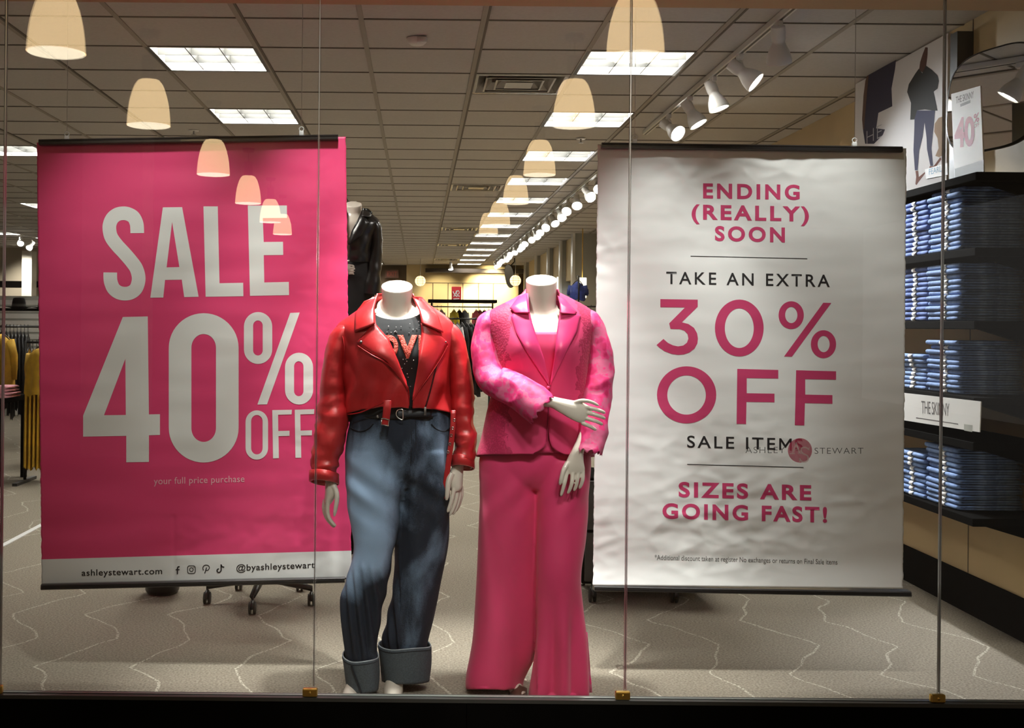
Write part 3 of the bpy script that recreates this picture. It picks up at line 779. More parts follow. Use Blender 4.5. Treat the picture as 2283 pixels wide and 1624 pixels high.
bm = merge([polys_bm([D_(ell(82, 123, 520, 545)), D_(ell(158, 190, 443, 480))]),
            polys_bm([D_([(675, 142), (978, 150), (978, 214), (745, 210), (745, 322), (950, 325), (950, 389), (743, 386), (740, 550), (670, 549)])]),
            polys_bm([D_([(1110, 152), (1405, 160), (1405, 222), (1177, 218), (1177, 332), (1378, 336), (1378, 400), (1175, 395), (1170, 560), (1100, 558)])])])
sign_print('lettering', bm, wr_white, MAT['print_pink'], wb, label='large pink word OFF')
for a, b_ in (((1539.7, 570.5), (1799.8, 576.3)), ((1532, 1035), (1791.6, 1042))):
    sign_print('rule_line', polys_bm([[(a[0], a[1]), (b_[0], b_[1]), (b_[0], b_[1] + 1.7), (a[0], a[1] + 1.7)]]), wr_white, MAT['print_black'], wb, label='thin black rule')

sign_print('lettering', polys_bm([D_([(985, 742), (985, 655), (999, 655), (1031, 703), (1063, 657), (1077, 657), (1077, 745), (1063, 745), (1063, 682), (1034, 725), (1028, 725), (999, 680), (999, 742)])]), wr_white, MAT['print_black'], wb, label='black letter M of SALE ITEMS')
# ---- shop logo stuck on the glass
YD = YG - .0058
lg = thing('window_decal', 'round pink AS emblem between thin words ASHLEY and STEWART on the glass', 'decal', P(1794, 1032, YD))
def decal_mat():
    m = bpy.data.materials.new('translucent pink film'); m.use_nodes = True; nt = m.node_tree
    b = nt.nodes['Principled BSDF']; b.inputs['Base Color'].default_value = (.55, .05, .12, 1); b.inputs['Alpha'].default_value = .82
    b.inputs['Roughness'].default_value = .5
    return m
MAT['film'] = decal_mat(); MAT['film_black'] = M('dark film', (.03, .03, .03), .5, alpha=.85); MAT['film_white'] = M('pale film', (.85, .62, .62), .5, alpha=.7)
def decal(name, bm, mat, off=0):
    flat_print(bm, lambda x, y: P(x, y, YD - off)); return obj(name, bm, mat, lg, False)
decal('emblem_disc', polys_bm([ell(1756.5, 977.5, 1810.5, 1032)]), MAT['film'])
aA = [stroke([(1091, 765), (1110, 690)], 5, 2, False), stroke([(1108, 688), (1138, 768)], 12, 2, False), stroke([(1098, 738), (1128, 738)], 4, 2, False), stroke([(1062, 768), (1100, 768)], 4, 2, False), stroke([(1122, 768), (1152, 768)], 4, 2, False), stroke([(1080, 766), (1110, 684)], 4, 2, False)]
aS = [stroke([(1202, 740), (1192, 728), (1170, 722), (1150, 730), (1146, 750), (1162, 768), (1190, 782), (1200, 802), (1190, 824), (1165, 830), (1145, 822), (1136, 806)], 11, 50), stroke([(1206, 722), (1206, 748)], 4, 2, False), stroke([(1134, 800), (1134, 830)], 4, 2, False)]
decal('emblem_letters', merge([polys_bm([D_(p)]) for p in aA + aS]), MAT['film_white'], .0006)
decal('lettering', text_px('ASHLEY', 1662, 1010.9, 1750, 1010.9, 14, -.010, 1.15), MAT['film_black'], .0003)
decal('lettering', text_px('STEWART', 1816, 1012.4, 1925, 1012.4, 13.6, -.010, 1.15), MAT['film_black'], .0003)
# ================================================================ MANNEQUINS
class Fig:
    """works in picture units: px, py and a depth d (metres towards the viewer from the figure's centre plane)"""
    def __init__(s, Yc): s.Yc = Yc; s.k = Yc / F
    def W(s, px, py, d=0.0): return P(px, py, s.Yc - d)
class Torso:
    def __init__(s, fig, rows, bust=None):
        s.f = fig; s.rows = [tuple(r) + (0,) * (8 - len(r)) for r in rows]; s.bust = bust    # py xl xr df db n tilt dc
    def bump(s, px, py):
        if not s.bust: return 0.0
        cx, cy, off, wx, wy, amp = s.bust
        return amp * math.exp(-((py - cy) / wy) ** 2) * (math.exp(-((px - cx - off) / wx) ** 2) + math.exp(-((px - cx + off) / wx) ** 2))
    def raw(s, py, th):
        r = lerp_rows(s.rows, py); _, xl, xr, df, db, n, tilt, dc = r
        cx = (xl + xr) / 2; a = (xr - xl) / 2; e = 2 / n
        c, sn = math.cos(th), math.sin(th)
        px = cx + a * abs(c) ** e * (1 if c >= 0 else -1)
        sg = abs(sn) ** e * (1 if sn >= 0 else -1)
        d = (df if sn > 0 else db) * sg
        y = py + tilt * sg
        if sn > 0: d += s.bump(px, y) * min(1, sg * 1.6)
        return px, y, d + dc
    def ring(s, py, N=72):
        return [s.f.W(*s.raw(py, 2 * math.pi * k / N)) for k in range(N)]
    def depth(s, px, py):
        r = lerp_rows(s.rows, py); _, xl, xr, df, db, n, tilt, dc = r
        t = min(.995, abs((px - (xl + xr) / 2) / ((xr - xl) / 2)))
        q = (1 - t ** n) ** (1 / n)
        return df * q + dc + s.bump(px, py) * min(1, q * 1.6)
    def open_ring(s, py, xl, xr, N=96):
        al = [s.raw(py, math.pi / 2 - 2 * math.pi * k / 1600) for k in range(1600)]
        fr = [math.sin(math.pi / 2 - 2 * math.pi * k / 1600) > 0 for k in range(1600)]
        cut_ = [f and xl < a[0] < xr for a, f in zip(al, fr)]
        st = next(k for k in range(1600) if cut_[k] and not cut_[(k + 1) % 1600] and al[k][0] > (xl + xr) / 2 - 3)
        pts = [al[(st + 1 + q) % 1600] for q in range(1600) if not cut_[(st + 1 + q) % 1600]]
        pts = np.array(pts); q = pts * np.array([s.f.k, s.f.k, 1])
        L = np.concatenate([[0], np.cumsum(np.linalg.norm(np.diff(q, axis=0), axis=1))])
        t = np.linspace(0, L[-1], N)
        return [s.f.W(*[np.interp(x, L, pts[:, c]) for c in range(3)]) for x in t]
    def mesh(s, bm, y0, y1, n, N=72, cap=True):
        loft(bm, [s.ring(y, N) for y in np.linspace(y0, y1, n)], True, cap, cap)
def limb(bm, fig, keys, n=30, seg=28, cap=True, nexp=2.0, tilt_end=0, tilt_start=0, level=False):
    """tube in picture units: px, py, d, half-width, half-depth(m)"""
    k = spl(keys, n); rings = []
    for i in range(n):
        a = k[max(i - 1, 0)]; b = k[min(i + 1, n - 1)]
        dx, dy = b[0] - a[0], b[1] - a[1]; L = math.hypot(dx, dy) + 1e-9
        nx, ny = -dy / L, dx / L
        if nx < 0: nx, ny = -nx, -ny
        if level: nx, ny = 1.0, 0.0
        tl = tilt_end * max(0, (i / (n - 1) - .75) * 4) + tilt_start * max(0, (1 - i / (n - 1) * 5))
        px, py, d, wd, dh = k[i][:5]; e = 2 / nexp; r = []
        for j in range(seg):
            th = 2 * math.pi * j / seg; c, sn = math.cos(th), math.sin(th)
            c = abs(c) ** e * (1 if c >= 0 else -1); sn = abs(sn) ** e * (1 if sn >= 0 else -1)
            r.append(fig.W(px + nx * wd * c, py + ny * wd * c + tl * sn, d + dh * sn))
        rings.append(r)
    return loft(bm, rings, True, cap, cap)
def finger(bm, fig, pts, r0, r1, n=9):
    k = spl(pts, n); P3 = [fig.W(*q) for q in k]
    rad = [(r0 + (r1 - r0) * i / (n - 1)) * fig.k for i in range(n)]
    rad[-1] *= .55; rad[-2] *= .93
    tube(bm, P3, rad, 12, True)
def patch(name, fig, surf, A, B, mat, parent, off=(.010, .016, .008), nu=9, sub=6, thick=.003):
    """sheet between two edge lines lying off a surface; points are (px, py) or (px, py, extra)"""
    def ex(K):
        K = [tuple(p) + (0,) * (3 - len(p)) for p in K]; out = []
        for a, b in zip(K[:-1], K[1:]):
            for q in range(sub): out.append(tuple(a[c] + (b[c] - a[c]) * q / sub for c in range(3)))
        out.append(K[-1]); return out
    a, b = ex(A), ex(B); bm = NB(); rows = []
    for p, q in zip(a, b):
        r = []
        for i in range(nu):
            t = i / (nu - 1); px, py, e = (p[c] + (q[c] - p[c]) * t for c in range(3))
            o = off[0] * (1 - t) ** 2 + 2 * t * (1 - t) * (2 * off[1] - (off[0] + off[2]) / 2) + off[2] * t * t
            r.append(bm.verts.new(fig.W(px, py, surf(px, py) + o + e)))
        rows.append(r)
    for j in range(len(rows) - 1):
        for i in range(nu - 1):
            try: bm.faces.new((rows[j][i], rows[j + 1][i], rows[j + 1][i + 1], rows[j][i + 1]))
            except ValueError: pass
    bmesh.ops.recalc_face_normals(bm, faces=bm.faces)
    o = obj(name, bm, mat, parent); return solid(o, thick, 0)
def line(name, fig, surf, pts, r, mat, parent, off=.006, n=40, smooth=True, seg=6):
    k = spl(pts, n) if smooth else np.array(pts, float)
    bm = NB(); tube(bm, [fig.W(p[0], p[1], surf(p[0], p[1]) + off) for p in k], r, seg); return obj(name, bm, mat, parent)
def ridges(co, amp, sc, off=0.0, sharp=1.5):
    a = nz(co, sc, off); b = nz(co, [x * 2.1 for x in sc], off + 5)
    return amp * ((1 - abs(a) * 2) ** sharp if abs(a) < .5 else 0) + amp * .35 * b - amp * .5
def blob_denim(name, dark, light, blobs, root, off):
    m = denim_mat(name, dark, light, off, 3.6, (.50, 1.22), 1.9); nt, b = nodes_of(m)
    ramp = [n for n in nt.nodes if n.type == 'VALTORGB'][0]; src = ramp.inputs['Fac'].links[0].from_socket
    tc = [n for n in nt.nodes if n.type == 'TEX_COORD'][0]; s = src
    for p, r, a in blobs:
        q = Vector(p) - root
        mp = nt.nodes.new('ShaderNodeMapping'); mp.vector_type = 'POINT'
        mp.inputs['Location'].default_value = [-q[i] / r[i] for i in range(3)]; mp.inputs['Scale'].default_value = [1 / x for x in r]
        nt.links.new(tc.outputs['Object'], mp.inputs[0])
        gr = nt.nodes.new('ShaderNodeTexGradient'); gr.gradient_type = 'SPHERICAL'; nt.links.new(mp.outputs[0], gr.inputs[0])
        s = mth(nt, 'MULTIPLY_ADD', gr.outputs['Fac'], a, s)
    nt.links.new(s, ramp.inputs['Fac']); return m

# ---------------------------------------------------------------- red leather jacket and jeans
f1 = Fig(4.36); W1 = f1.W
m1 = thing('mannequin', 'headless cream mannequin in red leather jacket and cuffed blue jeans', 'mannequin', (W1(885, 900).x, f1.Yc, 0), 'dressed window mannequins')
bustA = (884, 792, 42, 36, 42, .028)
bod = Torso(f1, [(638, 850, 920, .058, .058, 2, 13.5), (655, 851, 919, .058, .058, 2, 14), (675, 853, 917, .058, .058, 2, 30), (681, 849, 922, .059, .060, 2, 30), (688, 836, 935, .066, .070, 2, 27), (698, 820, 950, .077, .077, 2.1, 19), (715, 792, 978, .094, .088, 2.2, 10),
                 (740, 776, 998, .104, .09, 2.4, 2), (800, 780, 992, .112, .09, 2.4, 0), (870, 786, 990, .112, .09, 2.4, 0), (930, 790, 1000, .10, .09, 2.3, 0)], bustA[:5] + (.02,))
bm = NB(); bod.mesh(bm, 638, 930, 60)
s1 = f1.k
# his right arm and hand (picture left): seen thumb first
limb(bm, f1, [(760, 740, 0, 20, .04), (745, 860, 0, 20, .04), (738, 960, .01, 17, .034), (737, 1040, .03, 13, .026), (737, 1066, .035, 12.5, .022), (738, 1082, .037, 13.5, .030), (737, 1100, .037, 13, .036), (732, 1116, .036, 10, .037), (729, 1124, .036, 7, .034)], 40, 20)
for dx, dd, L in ((2, .026, 1.0), (-1, .008, 1.04), (-4, -.010, .98), (-6, -.027, .86)):
    finger(bm, f1, [(731 + dx, 1114, .036 + dd), (728 + dx, 1114 + 20 * L, .038 + dd), (731 + dx, 1114 + 40 * L, .040 + dd), (740 + dx, 1114 + 53 * L, .042 + dd), (747 + dx, 1114 + 60 * L, .044 + dd)], 5.2, 3.6)
finger(bm, f1, [(739, 1076, .055), (748, 1092, .066), (751.5, 1110, .072), (749, 1130, .074), (745, 1152, .074)], 7.0, 4.2)
# the other arm and hand (picture right)
limb(bm, f1, [(1005, 740, 0, 20, .04), (1022, 860, 0, 20, .04), (1030, 950, .01, 17, .034), (1026, 1010, .03, 13, .026), (1023, 1036, .035, 12, .022), (1018, 1055, .038, 15, .024), (1015, 1075, .04, 17, .028), (1018, 1090, .04, 14, .028), (1020, 1096, .04, 10, .024)], 40, 20)
for p in ([(1013, 1086, .058), (1009, 1108, .064), (1003, 1128, .066), (997.5, 1143, .066)], [(1019, 1088, .045), (1018, 1110, .05), (1011, 1133, .052), (1002.5, 1150, .052)], [(1024, 1088, .030), (1024, 1110, .034), (1017, 1134, .036), (1009, 1148, .036)], [(1028, 1084, .015), (1029, 1104, .018), (1023, 1126, .02), (1015, 1142, .02)]):
    finger(bm, f1, p, 5.4, 3.7)
finger(bm, f1, [(1007, 1056, .058), (1000, 1074, .07), (998, 1094, .076), (995.5, 1116, .078)], 7.4, 4.8)
# ankles and feet
limb(bm, f1, [(803, 1440, .03, 26, .045), (800, 1500, .03, 20, .035), (790, 1530, .04, 18, .034), (784, 1548, .06, 20, .05), (782, 1562, .08, 20, .07)], 16, 20)
limb(bm, f1, [(900, 1440, -.02, 26, .045), (890, 1490, -.02, 21, .036), (880, 1520, .0, 20, .036), (877, 1538, .02, 22, .055), (876, 1550, .03, 22, .07)], 16, 20)
obj('body', remeshed(bm, .0025, 1), MAT['skin'], m1)

shirt = Torso(f1, [(692, 831, 939, .086, .078, 2.1, 21), (712, 803, 970, .100, .094, 2.2, 12), (740, 778, 1000, .114, .10, 2.3, 4), (800, 778, 998, .124, .10, 2.4, 0), (860, 782, 996, .128, .105, 2.4, 0), (935, 786, 1002, .118, .1, 2.3, 0)], bustA)
bm = NB(); shirt.mesh(bm, 692, 935, 50, 96, False)
displace(bm, lambda c: .003 * nz(c, (6, 6, 14)))
sh = obj('shirt', bm, MAT['black_knit'], m1); solid(sh, .003, 0)
line('neck_trim', f1, lambda x, y: 0, [(0, 0)] * 2, .001, MAT['black_knit'], sh) if False else None
# letters and studs on the shirt
MAT['red_sequin'] = M('red sequins', (.90, .10, .07), .22, .3, var=(220, .7), bump=(260, 1.0, .004))
b = merge([text_px('O', 846, 796, 888, 796, 45, .05, 1.0), text_px('V', 886, 796, 931, 796, 45, .055, 1.0), text_px('E', 933, 796, 962, 796, 45, .05, 1.0), text_px('L', 816, 796, 845, 796, 45, .05, 1.0)])
cut(b, 5); flat_print(b, lambda x, y: W1(x, y, shirt.depth(x, y) + .0045))
o = obj('shirt_lettering', b, MAT['red_sequin'], sh, False); solid(o, .002, 0); o['label'] = 'red sequin word LOVE'
bm = NB(); rs = random.Random(3)
stud = [(866, 728), (883, 716 + 14), (894, 729), (914, 723), (933, 718), (934, 726), (929, 734), (912, 743), (882, 738), (884, 741), (880, 740), (872, 742), (905, 801), (907, 806), (922, 804), (899, 802), (918, 822), (896, 822), (910, 842), (908, 834), (915, 862), (863, 741), (902, 812), (921, 735), (900, 758)]
for x, y in stud:
    r = bmesh.ops.create_icosphere(bm, subdivisions=1, radius=.0024); c = W1(x, y, shirt.depth(x, y) + .003)
    for v in r['verts']: v.co += c
o = obj('rhinestones', bm, MAT['rhinestone'], sh)

# jeans
jp = Torso(f1, [(908, 788, 1004, .105, .10, 2.4), (940, 780, 1008, .116, .11, 2.4), (980, 772, 1007, .12, .125, 2.4), (1030, 769, 1005, .112, .13, 2.4), (1070, 771, 1003, .095, .12, 2.4), (1090, 778, 998, .07, .10, 2.2)])
bm = NB(); jp.mesh(bm, 908, 1090, 20, 48)
limb(bm, f1, [(840, 1010, .0, 71, .108), (840, 1080, .012, 69, .106), (834, 1130, .025, 60, .097), (836, 1200, .04, 49, .088), (831, 1235, .045, 44, .080), (824, 1275, .042, 47, .082), (813, 1315, .035, 49, .081), (806, 1354, .03, 48, .08), (803, 1400, .03, 43, .074), (804, 1440, .03, 38.5, .068), (807, 1500, .03, 32, .058), (808, 1525, .03, 31, .055)], 60, 40, True, 2.2, level=True)
limb(bm, f1, [(945, 1010, 0, 60, .108), (950, 1080, -.012, 53, .10), (944, 1150, -.02, 58, .095), (940, 1208, -.03, 60, .09), (930, 1300, -.035, 53, .085), (915, 1380, -.035, 53, .083), (904, 1425, -.03, 52, .078), (904, 1450, -.03, 47, .07), (904, 1500, -.03, 44, .066)], 60, 40, True, 2.2, level=True)
bm = remeshed(bm, .0062, 3)
zk = W1(0, 1250).z; zc = W1(0, 1070).z; zb = W1(0, 1460).z; xm = W1(893, 1100).x
def jeanfold(c):
    a = 0.0
    k = math.exp(-((c.z - (zc - .01)) / .10) ** 2)
    a += k * .007 * math.sin((c.x - xm) * 40 + c.z * 60) * (1 if c.y < f1.Yc else .4)
    if c.x < xm:      # vertical folds falling from the bent knee
        low = max(0.0, min(1.0, (zk + .03 - c.z) / .12)) * max(0, min(1, (c.z - zb) / .05))
        a += low * .011 * math.sin((c.x * 1.0 + (c.z - zk) * .12) * 190 + 1.0)
    else:
        a += .005 * math.sin(c.x * 60 + c.z * 3)
    return a + .003 * nz(c, (9, 9, 9))
displace(bm, jeanfold, .25)
jm = blob_denim('washed denim with painted light', (.010, .018, .036), (.33, .47, .68), [(W1(815, 1130, .09), (.16, .22, .34), .85), (W1(830, 1235, .09), (.11, .2, .14), .8), (W1(798, 1040, .08), (.10, .2, .14), .2), (W1(985, 1110, .05), (.05, .2, .3), .12), (W1(790, 1310, .06), (.07, .2, .08), .35), (W1(940, 965, .12), (.05, .1, .05), .25)], ABS[m1.name], (0, 0, 0))  # pale blobs mix real wash with light painted on thigh and knee
MAT['jeans'] = jm
je = obj('jeans', bm, jm, m1)
MAT['stitch'] = M('dark denim seam', (.010, .013, .020), .8)
MAT['seam_light'] = M('frayed pale denim seam', (.45, .50, .55), .85)
line('fly_seam', f1, jp.depth, [(916, 930), (917, 980), (916, 1030), (914, 1062)], .0022, MAT['stitch'], je, .003)
line('fly_stitch', f1, jp.depth, [(926, 930), (927, 980), (925, 1015), (917, 1040)], .0013, MAT['stitch'], je, .003)
line('pocket_seam', f1, jp.depth, [(782, 955), (800, 962), (818, 958), (832, 945)], .0022, MAT['stitch'], je, .003)
line('pocket_seam', f1, jp.depth, [(1003, 955), (990, 962), (975, 958), (962, 946)], .0022, MAT['stitch'], je, .003)
# waistband, denim belt, buckle
bm = NB()
rings = []
for y, gr in ((911, .002), (913, .006), (927, .007), (929, .003)):
    rings.append([f1.W(*(lambda t: (t[0], t[1] - 0, t[2] * (1 + gr * 8)))(jp.raw(y, 2 * math.pi * k / 72))) for k in range(72)])
loft(bm, rings, True); o = obj('waistband', bm, jm, je)
MAT['belt_black'] = M('black denim belt', (.010, .012, .018), .5, bump=(300, .3, .001))
bm = NB(); rows = []
for py, e in ((914, .016), (918, .019), (927, .019), (931, .016)):
    rows.append([bm.verts.new(W1(x, py - .02 * (x - 880), jp.depth(x, py) + e)) for x in np.linspace(885, 962, 20)])
for j in range(3):
    for i in range(19): bm.faces.new((rows[j][i], rows[j + 1][i], rows[j + 1][i + 1], rows[j][i + 1]))
o = obj('belt', bm, MAT['belt_black'], je); solid(o, .003, 0)
bm = NB(); rp = [(898, 913), (889, 914), (884, 919), (884, 927), (889, 933), (898, 935), (898, 913)]
tube(bm, [W1(x, y, jp.depth(x, y) + .024) for x, y in spl(rp, 40)], .0022, 8); obj('buckle', bm, MAT['chrome'], je)
bm = NB()
for x, y in ((842, 929), (905, 921)):
    tube(bm, [W1(x, y, jp.depth(x, y) + .010), W1(x, y, jp.depth(x, y) + .016)], .0055, 14)
obj('rivet', bm, MAT['steel'], je)
# turned-up cuffs
def cuff(nm, fig, ctop, wt, dt, cbot, wb_, db_, tilt, wave, parent, mat):
    bm = NB(); rings = []; top = []
    for i, t in enumerate(np.linspace(0, 1, 16)):
        cx = ctop[0] + (cbot[0] - ctop[0]) * t; cy = ctop[1] + (cbot[1] - ctop[1]) * t
        w_ = wt + (wb_ - wt) * t + 1.5 * math.sin(t * 3.1); dh = dt + (db_ - dt) * t; r = []
        for k in range(48):
            th = 2 * math.pi * k / 48; c, sn = math.cos(th), math.sin(th)
            yy = cy + tilt * sn * (1 - .45 * t) + wave * math.sin(th * 3 + 1) * (1 - t) * .6
            q = fig.W(cx + w_ * c * (1 + .02 * math.sin(5 * th + 4 * t)), yy, ctop[2] + dh * sn)
            r.append(q)
            if i == 0: top.append(q)
        rings.append(r)
    loft(bm, rings, True); o = obj('cuff', bm, mat, parent); solid(o, .005, 0)
    bm = NB(); tube(bm, top + [top[0]], .0026, 8, False); obj('cuff_hem', bm, MAT['seam_light'], parent)
    bm = NB()
    lo = [p + Vector((0, 0, -.010)) for p in top]; c0 = sum(top, Vector()) / len(top)
    lo = [c0 + Vector((0, 0, -.010)) + (p - c0 - Vector((0, 0, -.010))) * 1.02 for p in lo]
    tube(bm, lo + [lo[0]], .0018, 6, False); obj('cuff_stitch', bm, MAT['stitch'], parent)
cuff('a', f1, (804, 1460, .03), 39.5, .072, (809, 1536), 34, .062, 18, 3, je, MAT['denim_cuff'])
cuff('b', f1, (902, 1437, -.03), 58, .086, (905, 1519), 51.5, .078, 13, 4, je, MAT['denim_cuff'])
line('cuff_seam', f1, lambda x, y: .10, [(783, 1485), (790, 1505), (798, 1525), (806, 1547)], .0035, MAT['stitch'], je, .0)

# jacket
jk = Torso(f1, [(664, 832, 940, .050, .078, 2.2), (680, 815, 957, .075, .09, 2.2), (695, 793, 978, .094, .10, 2.2), (710, 769, 998, .110, .105, 2.2), (724, 755, 1012, .122, .11, 2.2), (745, 752, 1016, .136, .115, 2.3), (800, 758, 1010, .156, .12, 2.3),
                (860, 767, 1006, .158, .125, 2.3), (900, 772, 1006, .152, .125, 2.3, -8), (931, 771, 1009, .146, .125, 2.3, -22)], bustA[:5] + (.022,))
def gapL(y): return float(np.interp(y, [664, 680, 722, 755, 807, 850, 905, 940], [838, 834, 838, 865, 887, 907, 911.5, 911]))
def gapR(y): return float(np.interp(y, [664, 690, 722, 751, 822, 880, 905, 940], [934, 936, 939, 940, 931, 922, 919, 919]))
bm = NB()
loft(bm, [jk.open_ring(y, gapL(y), gapR(y), 110) for y in np.linspace(664, 931, 60)], False)
def jfold(c):
    z0 = W1(0, 931).z
    h = (c.z - z0) / .45
    v = .0065 * max(0, 1 - abs(h - .15) / .5) * math.sin(c.x * 85 + 2.0 * math.sin(c.z * 14))
    return v + ridges(c, .011, (6, 6, 5), 2.0, 1.3) + .0045 * nz(c, (16, 16, 12), 4)
displace(bm, jfold)
bmesh.ops.recalc_face_normals(bm, faces=bm.faces)
ja = obj('jacket', bm, MAT['red_leather'], m1); solid(ja, .004, 0)
def sleeve(name, fig, keys, mat, parent, fn, n=60, seg=40, cuffw=None, tilt=0, thick=.0035, nexp=2.2):
    bm = NB(); limb(bm, fig, keys, n, seg, False, nexp, tilt)
    bmesh.ops.recalc_face_normals(bm, faces=bm.faces); displace(bm, fn)
    o = obj(name, bm, mat, parent); return solid(o, thick, 0)
ze = W1(0, 930).z
def slfold(seed, amp=.009):
    def fn(c):
        h = c.z
        k = math.exp(-((h - ze) / .10) ** 2) + .9 * math.exp(-((h - (ze - .16)) / .07) ** 2) + .25
        return k * ridges(c, amp, (7, 7, 20), seed, 1.6) + .002 * nz(c, (20, 20, 26), seed)
    return fn
sleeve('sleeve', f1, [(788, 731, -.01, 10, .05), (772, 735, 0, 17, .066), (758, 756, 0, 23, .075), (746, 807, .0, 24, .075), (742, 870, .0, 28, .078), (742, 930, .005, 35, .08), (730, 1000, .02, 33, .07), (724, 1040, .03, 29.5, .06), (722.5, 1062, .03, 29, .058), (722.5, 1074, .03, 29.5, .058)], MAT['red_leather'], ja, slfold(1.0), tilt=-6)
sleeve('sleeve', f1, [(980, 731, -.01, 10, .05), (996, 735, 0, 17, .066), (1010, 756, 0, 23, .075), (1022, 807, .0, 24, .075), (1029, 865, .0, 26, .078), (1032, 921, .005, 24, .075), (1036, 965, .02, 24, .066), (1037, 1000, .03, 23, .058), (1033, 1030, .03, 22, .052), (1032, 1041, .03, 22.5, .052)], MAT['red_leather'], ja, slfold(4.0), tilt=-6)
def band(fig, c, wd, dh, y0, y1, d, parent, slope=0):
    bm = NB(); rings = []
    for y, g in ((y0, 1.0), (y0 + 1, 1.05), (y1 - 1, 1.05), (y1, 1.0)):
        rings.append([fig.W(c + wd * g * math.cos(2 * math.pi * k / 40), y + slope * math.cos(2 * math.pi * k / 40) - 6 * math.sin(2 * math.pi * k / 40), d + dh * g * math.sin(2 * math.pi * k / 40)) for k in range(40)])
    loft(bm, rings, True); o = obj('cuff', bm, MAT['red_leather'], parent); return solid(o, .003, 0)
band(f1, 722.5, 31.5, .065, 1054, 1077, .03, ja, 4); band(f1, 1032, 24.5, .059, 1020, 1043, .03, ja, 3)
bm = NB(); limb(bm, f1, [(724, 1030, .03, 26, .052), (723, 1068, .03, 26, .052)], 4, 24, False); obj('lining', bm, MAT['red_lining'], ja)
bm = NB(); limb(bm, f1, [(1034, 1012, .03, 17, .042), (1033, 1036, .03, 18, .044)], 4, 24, False); obj('lining', bm, MAT['red_lining'], ja)
jd = lambda x, y: max(jk.depth(x, y), .02)
patch('lapel', f1, jd, [(836, 722), (851, 739), (866, 756), (888, 807), (909, 866)], [(832, 724), (795, 765), (829, 787), (860, 804), (909, 867)], MAT['red_leather'], ja, (.006, .012, .008), 9, 7, .005)
patch('lapel', f1, jd, [(938, 722), (941, 740), (940, 756), (931, 822), (920, 892)], [(955, 723), (999, 766), (984, 794), (962, 828), (920, 893)], MAT['red_leather'], ja, (.006, .012, .008), 9, 7, .005)
patch('collar', f1, jd, [(842, 659, -.02), (834, 690, .005), (836, 722, .008)], [(812, 672), (792, 700), (791, 741)], MAT['red_leather'], ja, (.016, .022, .014), 9, 8, .005)
patch('collar', f1, jd, [(920, 664, -.02), (934, 690, .005), (941, 722, .008)], [(950, 676), (976, 704), (988, 742)], MAT['red_leather'], ja, (.016, .022, .014), 9, 8, .005)
bm = NB(); rows = []
for py, sc in ((655, .94), (664, 1.02), (680, 1.12)):
    rows.append([bm.verts.new(W1(881 + 42 * sc * math.cos(t), py, .075 * sc * math.sin(t) - .005)) for t in np.linspace(math.pi * .95, math.pi * 2.05, 30)])
for j in range(2):
    for i in range(29): bm.faces.new((rows[j][i], rows[j + 1][i], rows[j + 1][i + 1], rows[j][i + 1]))
o = obj('collar_stand', bm, MAT['red_leather'], ja); solid(o, .005, 0)
MAT['zip'] = M('dark zip tape', (.05, .006, .008), .4, .3); MAT['red_edge'] = M('red piping', (.42, .010, .014), .35)
line('zip', f1, jd, [(974, 812), (966, 845), (957, 880), (948, 910)], .0028, MAT['zip'], ja, .010)
line('lapel_piping', f1, jd, [(797, 771), (829, 792), (860, 809), (892, 840), (909, 870)], .0022, MAT['red_edge'], ja, .012)
line('lapel_piping', f1, jd, [(998, 772), (984, 798), (962, 832), (938, 866), (921, 893)], .0022, MAT['red_edge'], ja, .012)
line('edge_piping', f1, jd, [(909, 862), (911.5, 880), (911.5, 905)], .0025, MAT['red_edge'], ja, .004)
line('waist_seam', f1, jd, [(772, 925), (800, 921), (835, 907), (861, 895)], .0024, MAT['red_edge'], ja, .010)
line('shoulder_seam', f1, jd, [(751, 727), (762, 745), (768, 775), (769, 810)], .0022, MAT['red_edge'], ja, .006)
def snap(x, y, parent, r=.0058, off=.02):
    bm = NB(); a = W1(x, y, jd(x, y) + off); tube(bm, [a, a + Vector((0, -.004, 0))], [r, r * .7], 14); obj('snap', bm, MAT['steel'], parent)
snap(805, 763, ja, .006, .018); snap(994, 763, ja, .0035, .018)
bm = NB(); a = W1(948, 908, jd(948, 908) + .016); box(bm, a + Vector((-.004, -.002, -.03)), a + Vector((.004, .002, .0))); bevel(bm, .001); obj('zip_pull', bm, MAT['steel'], ja)
# hanging belt of the jacket
def strap(fig, pts, wpx, parent, thick=.004, mat=None):
    k = spl(pts, 16); bm = NB(); rows = []
    for i in range(16):
        a = k[max(i - 1, 0)]; b = k[min(i + 1, 15)]; L = math.hypot(b[0] - a[0], b[1] - a[1]); nx, ny = -(b[1] - a[1]) / L, (b[0] - a[0]) / L
        rows.append([bm.verts.new(fig.W(k[i][0] + nx * wpx * s, k[i][1] + ny * wpx * s, k[i][2])) for s in (-.5, -.17, .17, .5)])
    for j in range(15):
        for i in range(3): bm.faces.new((rows[j][i], rows[j + 1][i], rows[j + 1][i + 1], rows[j][i + 1]))
    bmesh.ops.recalc_face_normals(bm, faces=bm.faces)
    o = obj('belt_strap', bm, mat or MAT['red_leather'], parent); return solid(o, thick, 0)
strap(f1, [(864, 893, .178), (863, 910, .182), (861, 930, .178), (858, 948, .172)], 17, ja)
bm = NB(); tube(bm, [W1(x, y, .180) for x, y in ((851, 933), (867, 936), (866, 950), (850, 947), (851, 933))], .0024, 8); obj('strap_end', bm, MAT['chrome'], ja)
strap(f1, [(1011, 915, .075), (1009, 960, .078), (1003, 1010, .074), (996, 1060, .066), (990, 1112, .058)], 12, ja)
bm = NB()
